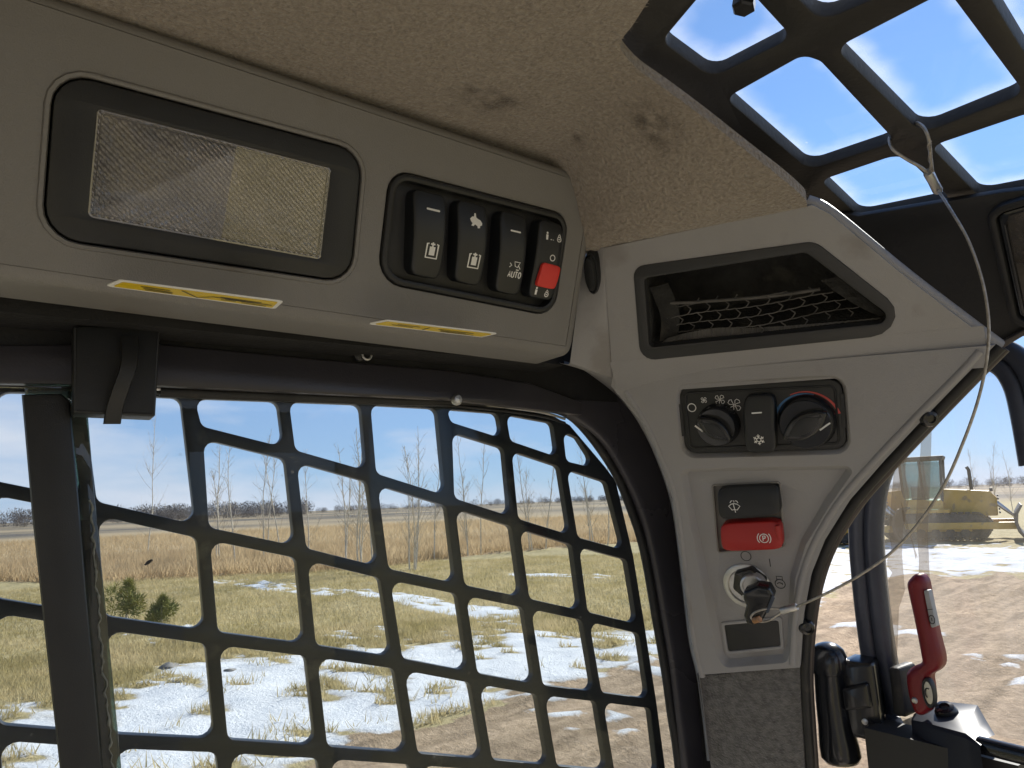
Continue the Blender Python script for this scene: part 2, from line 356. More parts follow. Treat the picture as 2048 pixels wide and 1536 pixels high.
def box_geo(c, sx, sy, sz, rot=None, bv=0.0):
    c = Vector(c); v = []
    for x in (-1, 1):
        for y in (-1, 1):
            for z in (-1, 1):
                q = Vector((x * sx / 2, y * sy / 2, z * sz / 2))
                if rot is not None: q = rot @ q
                v.append(c + q)
    f = [(0, 1, 3, 2), (4, 6, 7, 5), (0, 4, 5, 1), (2, 3, 7, 6), (0, 2, 6, 4), (1, 5, 7, 3)]
    return v, f
def bevel_obj(o, w, seg=2):
    bm = bmesh.new(); bm.from_mesh(o.data)
    bmesh.ops.bevel(bm, geom=bm.edges[:], offset=w, segments=seg, affect='EDGES', profile=0.6); bm.to_mesh(o.data); bm.free()
    for p in o.data.polygons: p.use_smooth = True
    o.data.set_sharp_from_angle(angle=rad(35))
    return o
def strip_geo(rings, closed=False):
    """loft between polylines of equal length"""
    n = len(rings[0]); V = [p for r in rings for p in r]; F = []
    for j in range(len(rings) - 1):
        for i in range(n if closed else n - 1):
            k = (i + 1) % n
            F.append((j * n + i, j * n + k, (j + 1) * n + k, (j + 1) * n + i))
    return V, F
def lathe_geo(pl, ca, cb, prof, seg=28, sx=1.0):
    """prof: (radius, height) pairs about the plane's normal"""
    rings = [[pl.p3(ca + r * sx * math.cos(2 * math.pi * k / seg), cb + r * math.sin(2 * math.pi * k / seg), h) for k in range(seg)] for r, h in prof]
    V, F = strip_geo(rings, True)
    F.append(tuple(range((len(prof) - 1) * seg, len(prof) * seg)))
    return V, F
def ribbon(poly, w, closed=False):
    P = [Vector(p) for p in poly]; n = len(P); l, r = [], []
    for i in range(n):
        t = (P[(i + 1) % n] - P[i - 1]) if closed else (P[min(n - 1, i + 1)] - P[max(0, i - 1)])
        t = t.normalized() if t.length > 0 else Vector((1, 0)); nn = Vector((-t.y, t.x)) * w / 2
        l.append(P[i] + nn); r.append(P[i] - nn)
    return l, r
def print_geo(pl, strokes, w, hf=lambda a, b: 0.0, c=(0, 0), s=1.0, rot=0.0, th=0.00025):
    """flat ink: strokes are (points, closed) or ('fill', points), in units of s about c"""
    V, F = [], []
    cr, sr = math.cos(rot), math.sin(rot)
    T = lambda p: Vector((c[0] + s * (p[0] * cr - p[1] * sr), c[1] + s * (p[0] * sr + p[1] * cr)))
    def add(q): V.append(pl.p3(q.x, q.y, hf(q.x, q.y) + th)); return len(V) - 1
    for st in strokes:
        if st[0] == 'fill':
            q = [T(p) for p in st[1]]; b = len(V)
            for p in q: add(p)
            for t in tessellate_polygon([[Vector((p.x, p.y, 0)) for p in q]]):
                f = [b + i for i in t]; A, B, C = [q[i] for i in t]
                if (B - A).cross(C - A) < 0: f.reverse()
                F.append(tuple(f))
            continue
        pts, cl = st; q = [T(p) for p in pts]
        l, r = ribbon(q, w, cl); n = len(q); li = [add(p) for p in l]; ri = [add(p) for p in r]
        for i in range(n if cl else n - 1):
            k = (i + 1) % n; F.append((ri[i], ri[k], li[k], li[i]))
    return V, F
def circ(r=1.0, n=24, c=(0, 0), a0=0, a1=2 * math.pi, full=True, ry=None):
    ry = ry or r; m = n if full else n + 1
    return [(c[0] + r * math.cos(a0 + (a1 - a0) * k / n), c[1] + ry * math.sin(a0 + (a1 - a0) * k / n)) for k in range(m)]
def rocker_geo(pl, quad, depth=0.008, crown=0.002, nx=8, ny=12, n=9, ro=0.0012, tilt=0.0):
    """quad: TL, TR, BR, BL in plane units; a domed key with rounded rim. returns geometry and its height function"""
    TL, TR, BR, BL = [Vector(q) for q in quad]
    C = (TL + TR + BR + BL) / 4; ay = (TL + TR - BL - BR) / 4; ax = (TR + BR - TL - BL) / 4
    def hf(a, b):
        d = Vector((a, b)) - C; t = d.dot(ay) / ay.length_squared
        return crown * (1 - t * t) + tilt * t
    V, F = [], []
    def pt(s, t):
        m = max(abs(s), abs(t))
        if m > 0:
            k = (abs(s) ** n + abs(t) ** n) ** (1.0 / n); s, t = s / k * m, t / k * m
        return (TL * (1 - s) * (1 + t) + TR * (1 + s) * (1 + t) + BR * (1 + s) * (1 - t) + BL * (1 - s) * (1 - t)) / 4
    for j in range(ny + 1):
        for i in range(nx + 1):
            q = pt(-1 + 2 * i / nx, -1 + 2 * j / ny); V.append(pl.p3(q.x, q.y, hf(q.x, q.y)))
    for j in range(ny):
        for i in range(nx):
            a = j * (nx + 1) + i; F.append((a, a + 1, a + nx + 2, a + nx + 1))
    per = [(i, 0) for i in range(nx)] + [(nx, j) for j in range(ny)] + [(i, ny) for i in range(nx, 0, -1)] + [(0, j) for j in range(ny, 0, -1)]
    prev = [j * (nx + 1) + i for i, j in per]
    base = [pt(-1 + 2 * i / nx, -1 + 2 * j / ny) for i, j in per]
    for o, dh in ((-ro * 0.7, -ro * 0.3), (-ro, -ro), (-ro, -depth)):
        q = off([tuple(b) for b in base], o); cur = []
        for (a, b), b0 in zip(q, base):
            cur.append(len(V)); V.append(pl.p3(a, b, hf(b0.x, b0.y) + dh if dh > -depth else -depth))
        m = len(per)
        for i in range(m):
            k = (i + 1) % m; F.append((prev[i], cur[i], cur[k], prev[k]))
        prev = cur
    return (V, F), hf

# ------------------------------------------------------------------ working planes of the cab
X, Y, Z = Vector((1, 0, 0)), Vector((0, 1, 0)), Vector((0, 0, 1))
nS = Vector((.946, 0, -.325)).normalized()
S = Pl(EYE + nS * -0.3963, nS, Y)                              # face of the overhead console
nP = Vector((.378, -.87, -.318)).normalized()
dP = Vector((.912, .409, -.035))
_q = VD + VR * ((1520 - 1024) / FOC) + VU * ((768 - 850) / FOC)
P = Pl(EYE + _q.normalized() * 0.52, nP, dP)                   # corner trim: climate, switches, key
hd = Vector((.378, -.87, 0)).normalized()
nV = hd * math.cos(rad(35)) - Z * math.sin(rad(35))
VT = Pl(P.hit(1225, 755), nV, dP)                              # upper corner trim with the pocket
W = Pl(EYE + Vector((-.47, 0, 0)), X, Y)                       # side window glass
GD = Pl(EYE + Vector((-.497, 0, 0)), X, Y)                     # steel guard outside it
nH = Vector((-.12, -.2, -.97)).normalized()
H = Pl(EYE + Vector((-.22, .39, .205)), nH, Vector((1, 0, -.12)))   # roof hatch
NF = Pl(EYE + Vector((-.2, .50, .145)), Vector((0, -.81, -.59)), X) # front header
D = Pl(EYE + Vector((-.27, .565, -.12)), Vector((.06, -1, 0)), X)   # front door
G0 = Pl(Vector((0, 0, 0)), Z, X)                               # ground

# ------------------------------------------------------------------ ground (one sheet) with snow, dirt and lawn as masks
def gp(pts): return [tuple(G0.hit(*p)[:2]) for p in pts]
def inside_dist(poly, PX, PY):
    """signed distance to a closed polygon, positive inside"""
    p = np.array(poly); q = np.roll(p, -1, 0); ins = np.zeros(PX.shape, bool); dmin = np.full(PX.shape, 1e9)
    for (x0, y0), (x1, y1) in zip(p, q):
        dx, dy = x1 - x0, y1 - y0; L2 = dx * dx + dy * dy + 1e-12
        t = np.clip(((PX - x0) * dx + (PY - y0) * dy) / L2, 0, 1)
        dmin = np.minimum(dmin, np.hypot(PX - x0 - t * dx, PY - y0 - t * dy))
        c = ((y0 > PY) != (y1 > PY)) & (PX < (x1 - x0) * (PY - y0) / (y1 - y0 + 1e-12) + x0)
        ins ^= c
    return np.where(ins, dmin, -dmin)
def geo_axis(lo, hi, step, far=4000, grow=1.25):
    a = list(np.arange(lo, hi, step)); s = step; x = a[-1]; up = []
    while x < far: s *= grow; x += s; up.append(x)
    s = step; x = a[0]; dn = []
    while x > -far: s *= grow; x -= s; dn.append(x)
    return np.array(dn[::-1] + a + up)
gx = geo_axis(-34, 8, 0.14); gy = geo_axis(-6, 38, 0.14)
GX, GY = np.meshgrid(gx, gy)
def fbm(x, y, sc, oct=4, seed=0.0):
    out = np.zeros(x.shape); amp, tot = 1.0, 0.0
    for o in range(oct):
        f = sc * 2 ** o; xi = x * f + seed * 17.3 + o * 7.1; yi = y * f + seed * 9.7 + o * 3.3
        x0 = np.floor(xi); y0 = np.floor(yi); fx = xi - x0; fy = yi - y0; fx = fx * fx * (3 - 2 * fx); fy = fy * fy * (3 - 2 * fy)
        hsh = lambda a, b: np.modf(np.abs(np.sin(a * 127.1 + b * 311.7) * 43758.5453))[0]
        v = (hsh(x0, y0) * (1 - fx) + hsh(x0 + 1, y0) * fx) * (1 - fy) + (hsh(x0, y0 + 1) * (1 - fx) + hsh(x0 + 1, y0 + 1) * fx) * fy
        out += v * amp; tot += amp; amp *= 0.55
    return out / tot
dirt_poly = gp([(430, 1640), (560, 1545), (690, 1500), (860, 1452), (1000, 1405), (1150, 1360), (1290, 1325), (1450, 1280), (1620, 1228), (1690, 1165), (1800, 1152), (2060, 1150), (2600, 1140), (2600, 2600), (1400, 5200), (600, 4000)])
snow_poly = gp([(-300, 1415), (120, 1420), (240, 1370), (330, 1335), (430, 1310), (560, 1325), (650, 1300), (800, 1292), (900, 1284), (1010, 1262), (1150, 1262), (1290, 1236), (1420, 1190), (1560, 1120), (1640, 1098), (2100, 1098), (2700, 1085), (2700, 1146), (2060, 1146), (1800, 1160), (1690, 1180), (1620, 1240), (1450, 1290), (1290, 1332), (1150, 1366), (1000, 1410), (860, 1458), (690, 1505), (560, 1550), (430, 1660), (-200, 2600), (-900, 1900)])
path_poly = gp([(420, 1161), (520, 1168), (620, 1175), (720, 1180), (800, 1188), (880, 1200), (960, 1215), (1050, 1222), (1040, 1232), (940, 1236), (880, 1222), (800, 1202), (700, 1192), (600, 1184), (500, 1176), (420, 1168)])
field_poly = gp([(-900, 1165), (0, 1163), (200, 1166), (330, 1160), (480, 1152), (640, 1145), (760, 1136), (880, 1120), (1000, 1106), (1120, 1095), (1260, 1086), (1400, 1072), (1600, 1040), (1620, 1010), (1000, 1018), (-900, 1085)])
sd_dirt = inside_dist(dirt_poly, GX, GY); sd_snow = inside_dist(snow_poly, GX, GY); sd_path = inside_dist(path_poly, GX, GY); sd_field = inside_dist(field_poly, GX, GY)
n1 = fbm(GX, GY, 0.55, 5, 1) - 0.5; n2 = fbm(GX, GY, 1.7, 5, 2) - 0.5; n3 = fbm(GX * 0.5 + GY, GY * 0.4 - GX * .1, 0.9, 4, 3) - 0.5
n4 = fbm(GX * .6 + GY * .2, GY * 1.3 - GX * .2, 4.0, 3, 4) - 0.5
path2 = gp([(1030, 1146), (1090, 1149), (1150, 1150), (1210, 1153), (1210, 1157), (1150, 1155), (1090, 1155), (1030, 1152)])
dirt = np.clip(0.5 + (sd_dirt + n1 * 1.1 + n2 * 0.9) / 0.25, 0, 1)
field = np.clip(0.5 + (sd_field + n1 * 2.2) / 0.8, 0, 1)
patch = np.clip((n2 + n1 * 0.6 - 0.10) / 0.10, 0, 1)
near_snow = np.clip(1 + (sd_snow) / 4.5, 0, 1)                  # scattered patches in the lawn next to the snow
snow = np.clip(0.5 + (sd_snow + n1 * 1.5 + n2 * 1.6 + n4 * 1.3) / 0.6, 0, 1)
snow = np.maximum(snow, np.clip(0.5 + (np.maximum(sd_path, inside_dist(path2, GX, GY)) + n2 * 0.35 + n4 * .35 + .12) / 0.12, 0, 1))
snow = np.maximum(snow, np.clip((n2 * .8 + n4 * .7 + n1 * 0.4 + near_snow * 0.25 - 0.27) / 0.07, 0, 1) * (near_snow > 0.01))
holes_ = np.clip((n2 * 1.0 + n3 * 0.7 + n4 * 1.1 - 0.16) / 0.05, 0, 1)        # grass poking through the snow
snow = snow * (1 - holes_ * np.clip(1.1 - sd_snow / 6.0, 0.35, 1))
snow = np.where((sd_dirt > 0) & (sd_dirt < 2.2), np.maximum(snow * 0.0, np.clip((n1 * 1.4 + n2 * 0.5 - 0.25) / 0.05, 0, 1)), np.where(sd_dirt >= 2.2, np.clip((n1 * 1.5 + n3 * .5 - 0.42) / 0.05, 0, 1), snow))
# wheel ruts in the yard run with the edge of the snow
rut_ax = np.array(gp([(690, 1520), (1290, 1345)])); rd = rut_ax[1] - rut_ax[0]; rd /= np.linalg.norm(rd)
across = -(GX - rut_ax[0][0]) * rd[1] + (GY - rut_ax[0][1]) * rd[0]
rut = np.sin(across * 7.5 + n1 * 3) * 0.5 + np.sin(across * 17 + n2 * 3) * 0.35
along = (GX - rut_ax[0][0]) * rd[0] + (GY - rut_ax[0][1]) * rd[1]
lug = np.sin(along * 26 + np.sin(across * 9) * 3) * np.clip(np.sin(across * 3.75 + n1 * 2), 0, 1)
RUT_ANG = math.atan2(rd[1], rd[0])
nearm = (np.hypot(GX, GY) < 60)
GZ = (n1 * 0.10 + n2 * 0.06) * np.clip(np.hypot(GX, GY) / 10, 0.3, 2) * nearm
GZ += dirt * (rut * 0.034 + lug * 0.026 + n2 * 0.07 + n4 * .03) * nearm + snow * (0.018 + n2 * 0.05) * nearm
nxg, nyg = len(gx), len(gy)
verts = np.stack([GX, GY, GZ], -1).reshape(-1, 3)
ii = (np.arange(nyg - 1)[:, None] * nxg + np.arange(nxg - 1)[None, :]).reshape(-1)
quads = np.stack([ii, ii + 1, ii + nxg + 1, ii + nxg], -1)
me = bpy.data.meshes.new('ground'); me.vertices.add(len(verts)); me.vertices.foreach_set('co', verts.astype(np.float32).ravel())
me.loops.add(quads.size); me.loops.foreach_set('vertex_index', quads.astype(np.int32).ravel())
me.polygons.add(len(quads)); me.polygons.foreach_set('loop_start', np.arange(0, quads.size, 4, dtype=np.int32)); me.polygons.foreach_set('loop_total', np.full(len(quads), 4, np.int32))
me.polygons.foreach_set('use_smooth', np.ones(len(quads), bool)); me.update()
for nm, arr in (('snow', snow), ('dirt', dirt), ('field', field)):
    at = me.attributes.new(nm, 'FLOAT', 'POINT'); at.data.foreach_set('value', arr.astype(np.float32).ravel())
def ground_mat():
    m = bpy.data.materials.new('ground'); m.use_nodes = True; t = m.node_tree; p = t.nodes['Principled BSDF']; n = t.nodes.new; l = t.links.new
    p.inputs['Roughness'].default_value = 0.9; p.inputs['Specular IOR Level'].default_value = 0.2
    co = n('ShaderNodeTexCoord')
    def nz(sc, det=6, rough=0.6, scale=None):
        x = n('ShaderNodeTexNoise'); x.inputs['Scale'].default_value = sc; x.inputs['Detail'].default_value = det; x.inputs['Roughness'].default_value = rough
        if scale:
            mpp = n('ShaderNodeMapping'); mpp.inputs['Scale'].default_value = scale; l(co.outputs['Object'], mpp.inputs[0]); l(mpp.outputs[0], x.inputs['Vector'])
        else: l(co.outputs['Object'], x.inputs['Vector'])
        return x.outputs['Fac']
    def ramp(f, a, b, p0=0.3, p1=0.7):
        r = n('ShaderNodeValToRGB'); r.color_ramp.elements[0].position = p0; r.color_ramp.elements[1].position = p1
        r.color_ramp.elements[0].color = (*a, 1); r.color_ramp.elements[1].color = (*b, 1); l(f, r.inputs['Fac']); return r.outputs[0]
    def mixc(f, a, b):
        x = n('ShaderNodeMixRGB'); l(f, x.inputs['Fac']); l(a, x.inputs['Color1']); l(b, x.inputs['Color2']); return x.outputs[0]
    def attr(nm):
        a = n('ShaderNodeAttribute'); a.attribute_name = nm; return a.outputs['Fac']
    def edge(a, sc, amt):
        y = n('ShaderNodeMath'); y.operation = 'MULTIPLY_ADD'; y.inputs[1].default_value = amt; y.inputs[2].default_value = -amt / 2; l(nz(sc, 8, 0.7), y.inputs[0])
        z = n('ShaderNodeMath'); z.operation = 'ADD'; l(a, z.inputs[0]); l(y.outputs[0], z.inputs[1])
        w = n('ShaderNodeMapRange'); w.inputs['From Min'].default_value = 0.38; w.inputs['From Max'].default_value = 0.62; l(z.outputs[0], w.inputs['Value']); return w.outputs[0]
    lawn = ramp(nz(7, 8), (0.30, 0.25, 0.12), (0.50, 0.415, 0.235))
    fld = mixc(nz(0.35, 5, 0.6, (1, 1, 1)), ramp(nz(5, 8), (0.31, 0.23, 0.13), (0.48, 0.37, 0.23)), ramp(nz(2.0, 6), (0.39, 0.30, 0.18), (0.52, 0.41, 0.26)))
    far = ramp(nz(0.012, 4, 0.6), (0.12, 0.105, 0.09), (0.33, 0.26, 0.17), 0.42, 0.58)
    drt = ramp(nz(9, 9, 0.7), (0.24, 0.172, 0.11), (0.56, 0.43, 0.30), 0.25, 0.75)
    rm = n('ShaderNodeMapping'); rm.inputs['Rotation'].default_value = (0, 0, -RUT_ANG); l(co.outputs['Object'], rm.inputs[0])
    rs_ = n('ShaderNodeMapping'); rs_.inputs['Scale'].default_value = (.35, 5.5, 1); l(rm.outputs[0], rs_.inputs[0])
    rn = n('ShaderNodeTexNoise'); rn.inputs['Scale'].default_value = 1.0; rn.inputs['Detail'].default_value = 5; l(rs_.outputs[0], rn.inputs['Vector'])
    rx = n('ShaderNodeMixRGB'); rx.blend_type = 'MULTIPLY'; rx.inputs['Fac'].default_value = .8; l(drt, rx.inputs['Color1']); l(ramp(rn.outputs['Fac'], (.55, .52, .48), (1.1, 1.08, 1.05), .35, .62), rx.inputs['Color2']); drt = rx.outputs[0]
    snw = ramp(nz(3, 5), (0.60, 0.63, 0.68), (0.80, 0.81, 0.83))
    vl = n('ShaderNodeVectorMath'); vl.operation = 'LENGTH'; l(co.outputs['Object'], vl.inputs[0])
    fr = n('ShaderNodeMapRange'); fr.inputs['From Min'].default_value = 85; fr.inputs['From Max'].default_value = 120; l(vl.outputs['Value'], fr.inputs['Value'])
    c = mixc(edge(attr('field'), 4, 0.8), lawn, fld)
    c = mixc(fr.outputs[0], c, far)
    c = mixc(edge(attr('dirt'), 6, 0.9), c, drt)
    sn = edge(attr('snow'), 11, 1.1)
    rim_ = n('ShaderNodeMapRange'); rim_.inputs['From Min'].default_value = 0.45; rim_.inputs['From Max'].default_value = 0.98; l(attr('snow'), rim_.inputs['Value'])
    slush = ramp(nz(14, 6), (0.30, 0.27, 0.22), (0.66, 0.66, 0.67))
    c = mixc(sn, c, mixc(rim_.outputs[0], slush, snw))
    l(c, p.inputs['Base Color'])
    b = n('ShaderNodeBump'); b.inputs['Strength'].default_value = 0.7; b.inputs['Distance'].default_value = 0.05; l(nz(24, 9, 0.7), b.inputs['Height']); l(b.outputs[0], p.inputs['Normal'])
    MATS['ground'] = m
    return m
me.materials.append(ground_mat())
ground = bpy.data.objects.new('ground', me); COL.objects.link(ground); tag(ground, kind='structure', label='open ground with lawn, snow patches and a dirt yard')

# ------------------------------------------------------------------ cab shell behind and around the operator (setting)
def rel(x, y, z): return EYE + Vector((x, y, z))
def shell(name, geos, m, label):
    v, f = join(*geos); return tag(mesh(name, v, f, m, None, smooth=False), label=label, kind='structure')
B = lambda x0, x1, y0, y1, z0, z1: box_geo(EYE + Vector(((x0 + x1) / 2, (y0 + y1) / 2, (z0 + z1) / 2)), abs(x1 - x0), abs(y1 - y0), abs(z1 - z0))
shell('cab_floor', [B(-.55, .55, -.95, .62, -1.40, -1.36)], 'floor_rubber', 'ribbed rubber floor of the cab')
shell('cab_wall_left', [B(-.53, -.505, -.95, .60, -1.36, -.62), B(-.53, -.505, -.95, -.60, -.62, .23)], 'cab_liner', 'lower left wall of the cab')
shell('cab_wall_right', [B(.505, .53, -.95, .60, -1.36, -.80), B(.505, .53, .53, .60, -.80, .20), B(.505, .53, -.95, -.88, -.80, .20), B(.505, .53, -.88, .53, .12, .20), B(.505, .53, -.30, .24, -.80, .12)], 'cab_liner', 'right wall of the cab with window openings')  # out of view; wide middle pier shaped to dim the console's left
shell('cab_wall_rear', [B(-.505, .505, -.95, -.93, -1.36, -.80), B(-.505, .505, -.95, -.93, .10, .26), B(-.505, -.10, -.95, -.93, -.80, .10), B(.45, .505, -.95, -.93, -.80, .10)], 'cab_liner', 'rear wall of the cab with a window opening')  # out of view; closed left half and opening sized for the fill light
shell('cab_roof', [B(-.53, .53, -.95, -.06, .262, .285), B(.34, .53, -.06, .56, .262, .285), B(-.53, -.335, -.06, .36, .262, .285)], 'cab_liner', 'roof shell over the headliner')
shell('pillar_blocker', [B(-.468, -.425, .492, .555, -1.36, .10), B(-.53, -.33, .42, .52, .10, .262)], 'header_black', 'hidden corner pillar blocks behind the trim, added to keep stray light out')  # unseen boxes put in to stop sun and sky leaking past the trim
seat = thing('operator_seat', 'grey cloth operator seat behind the viewer', 'seat', rel(.12, -.55, -1.36))
bevel_obj(mesh('cushion', *box_geo(rel(.12, -.42, -.80), .46, .46, .12), 'seat_cloth', seat), .03)
bevel_obj(mesh('backrest', *box_geo(rel(.12, -.70, -.50), .44, .12, .62, Matrix.Rotation(rad(10), 3, 'X')), 'seat_cloth', seat), .03)
bevel_obj(mesh('pedestal', *box_geo(rel(.12, -.42, -1.115), .40, .40, .49), 'black_plastic', seat), .01)

# ------------------------------------------------------------------ headliner
def head_z(x, y):
    a = VTOP0; d = (VTOP1 - VTOP0); dl = d.xy.length
    s = ((x - a.x) * d.y - (y - a.y) * d.x) / dl              # distance behind the line where it meets the corner trim
    zl = a.z + (d.z) * (((x - a.x) * d.x + (y - a.y) * d.y) / (dl * dl)) - EYE.z
    k = min(1, max(0, (x + .36) / .14)); t = min(1, max(0, s / (0.035 + .11 * k))); t = t * t * (3 - 2 * t)
    ztop = 0.230 - 0.012 * max(0, y)
    return EYE.z + zl * (1 - t) + ztop * t - 0.012 * math.sin(min(1, max(0, t)) * math.pi) * 0
VTOP0 = VT.hit(1195, 497); VTOP1 = VT.hit(1625, 412)
def head_hit(u, v):
    r = (VD + VR * ((u - 1024) / FOC) + VU * ((768 - v) / FOC)); lo, hi = 0.05, 1.2
    for k in range(240):
        t = 0.05 + k * 0.005; p = EYE + r * t
        if p.z > head_z(p.x, p.y):
            a, b = t - 0.005, t
            for _ in range(20):
                c = (a + b) / 2; q = EYE + r * c
                if q.z > head_z(q.x, q.y): b = c
                else: a = c
            q = EYE + r * a; return (q.x, q.y)
    q = EYE + r * 0.6; return (q.x, q.y)
edge_px = [(1203, 500), (1300, 481), (1400, 463), (1500, 441), (1570, 433), (1604, 424), (1614, 408), (1600, 388), (1550, 346), (1450, 268), (1350, 192), (1290, 150), (1262, 125), (1243, 100), (1243, 80), (1262, 55), (1285, 20), (1310, -20), (1345, -80)]
he = [head_hit(*p) for p in edge_px]
he = [tuple(p) for p in catmull([(a, b, 0) for a, b in he], 5)]; he = [(a, b) for a, b, _ in he]
lip = he[0]
edge_c = list(he[10:])
outline = he + [(.15, he[-1][1] + .005), (.50, .02), (.50, -.93), (-.46, -.93), (-.46, .20), (-.46, .275), (-.40, .30)]
outline = ccw(outline)
pts = list(outline); mn = len(pts)
oa = np.array(outline)
gxx, gyy = np.meshgrid(np.arange(-.46, .5, .008), np.arange(-.93, .46, .008))
dd = inside_dist(outline, gxx, gyy)
pts += [(float(a), float(b)) for a, b in zip(gxx[dd > .003], gyy[dd > .003])]
r_ = delaunay_2d_cdt([Vector(p) for p in pts], [(i, (i + 1) % mn) for i in range(mn)], [], 1, 1e-6)
hv = [(p.x, p.y, head_z(p.x, p.y)) for p in r_[0]]
hl = thing('headliner', 'tan brushed felt headliner with dark grease smudges over the cab', 'headliner', rel(-.2, .1, .229))
hf_ = [tuple(reversed(f)) for f in r_[2]]
felt = mesh('felt', hv, hf_, 'headliner_felt', hl, ang=80)
sm = np.zeros(len(hv)); hva = np.array(hv)
for (u, v, rx) in ((945, 190, .010), (985, 205, .011), (960, 208, .006), (1018, 205, .004), (1055, 205, .004), (1158, 275, .006), (1290, 235, .009), (1312, 255, .013), (1325, 270, .008), (930, 180, .005)):
    c = head_hit(u, v); sm = np.maximum(sm, np.exp(-((hva[:, 0] - c[0]) ** 2 + (hva[:, 1] - c[1]) ** 2) / (2 * (rx * .55) ** 2)))
at = felt.data.attributes.new('smudge', 'FLOAT', 'POINT'); at.data.foreach_set('value', np.clip(sm * 1.3, 0, 1).astype(np.float32))
# cut edge: thickness of the felt and a fringe of loose fibres
edge3 = [Vector((a, b, head_z(a, b))) for a, b in he]
v, f = strip_geo([edge3, [p + Vector((0, 0, .007)) for p in edge3]]); mesh('cut_edge', v, f, 'headliner_felt', hl)
fv, ff = [], []
def fibre(p, d, w):
    s = d.cross(Vector((random.uniform(-1, 1), random.uniform(-1, 1), random.uniform(-1, 1)))).normalized() * w
    k = len(fv); fv.extend([p - s, p + s, p + d]); ff.append((k, k + 1, k + 2))
for i in range(25, len(edge3) - 1):
    a, b = edge3[i], edge3[i + 1]; t = (b - a).normalized(); nn = Vector((t.y, -t.x, 0))
    if nn.dot(Vector((1, 0.3, 0))) < 0: nn = -nn
    for _ in range(int((b - a).length / 0.00022)):
        p = a.lerp(b, random.random()) + Vector((0, 0, random.uniform(0, .006))) - nn * random.uniform(0, .004)
        d = nn * random.uniform(.0008, .0034) + t * random.uniform(-.0015, .0015) + Vector((0, 0, random.uniform(-.0025, .001)))
        fibre(p, d, .00014)
fz = mesh('fibre_fringe', fv, ff, 'headliner_felt', hl, smooth=False); fz['kind'] = 'stuff'
fv, ff = [], []                                               # nap standing off the visible felt
tri = np.array([f for f in hf_ if len(f) == 3]); TA = hva[tri]
cen = TA.mean(1); ok = (cen[:, 1] > -.05) & (cen[:, 0] < .12)
TA = TA[ok]; ar = np.linalg.norm(np.cross(TA[:, 1] - TA[:, 0], TA[:, 2] - TA[:, 0]), axis=1); pr = ar / ar.sum()
NN = 90000
ti = RNG.choice(len(TA), NN, p=pr); b1 = RNG.random(NN); b2 = RNG.random(NN); fl = b1 + b2 > 1; b1[fl] = 1 - b1[fl]; b2[fl] = 1 - b2[fl]
pp = TA[ti, 0] + (TA[ti, 1] - TA[ti, 0]) * b1[:, None] + (TA[ti, 2] - TA[ti, 0]) * b2[:, None]
dv = np.stack([RNG.normal(0, .0011, NN), RNG.normal(0, .0011, NN), -RNG.random(NN) * .0010 - .0002], 1)
sv = np.stack([-dv[:, 1], dv[:, 0], np.zeros(NN)], 1); sv /= np.linalg.norm(sv, axis=1)[:, None] + 1e-9; sv *= .00013
vv = np.stack([pp - sv, pp + sv, pp + dv], 1).reshape(-1, 3)
def tri_mesh(name, vv, m, parent=None):
    c = Vector((vv.min(0) + vv.max(0)) / 2); k = len(vv)
    me = bpy.data.meshes.new(name); me.vertices.add(k); me.vertices.foreach_set('co', (vv - np.array(c)).astype(np.float32).ravel())
    me.loops.add(k); me.loops.foreach_set('vertex_index', np.arange(k, dtype=np.int32)); me.polygons.add(k // 3)
    me.polygons.foreach_set('loop_start', np.arange(0, k, 3, dtype=np.int32)); me.polygons.foreach_set('loop_total', np.full(k // 3, 3, np.int32)); me.update(calc_edges=True)
    me.materials.append(MATS[m]); o = bpy.data.objects.new(name, me); link(o, parent, c); return o
nap = tri_mesh('nap', vv, 'headliner_felt', hl); nap['kind'] = 'stuff'

# ------------------------------------------------------------------ overhead console
con = thing('overhead_console', 'taupe plastic overhead console above the side window', 'console', rel(-.41, .0, .10))
lamp_out = rnd(S.poly([(111, 141), (724, 305), (699, 564), (86, 473)]), .0145)
lamp_lens = rnd(S.poly([(196, 219), (660, 338), (639, 517), (178, 432)]), .002)
sw_out = rnd(S.poly([(781, 338), (1137, 431), (1107, 632), (755, 563)]), [.012, .012, .014, .016])
lin = lambda p, q: (lambda a: p[1] + (q[1] - p[1]) * (a - p[0]) / (q[0] - p[0]))
fT = lin(S.px(480, 139), S.px(1180, 369)); fB = lin(S.px(0, 528), S.px(1140, 694))
y0, y1 = -.60 - S.o.y, S.px(1188, 440)[0] - .0075
face = [(y0, fB(y0)), (y1, fB(y1)), (y1, fT(y1)), (y0, fT(y0))]
v, f, fl = plate_geo(S, face, [off(ccw(lamp_out), -.0012), off(ccw(sw_out), -.0006)], h0=-.022, h1=0, bv=.0004, steps=1, back=False)
gf = (v, f)
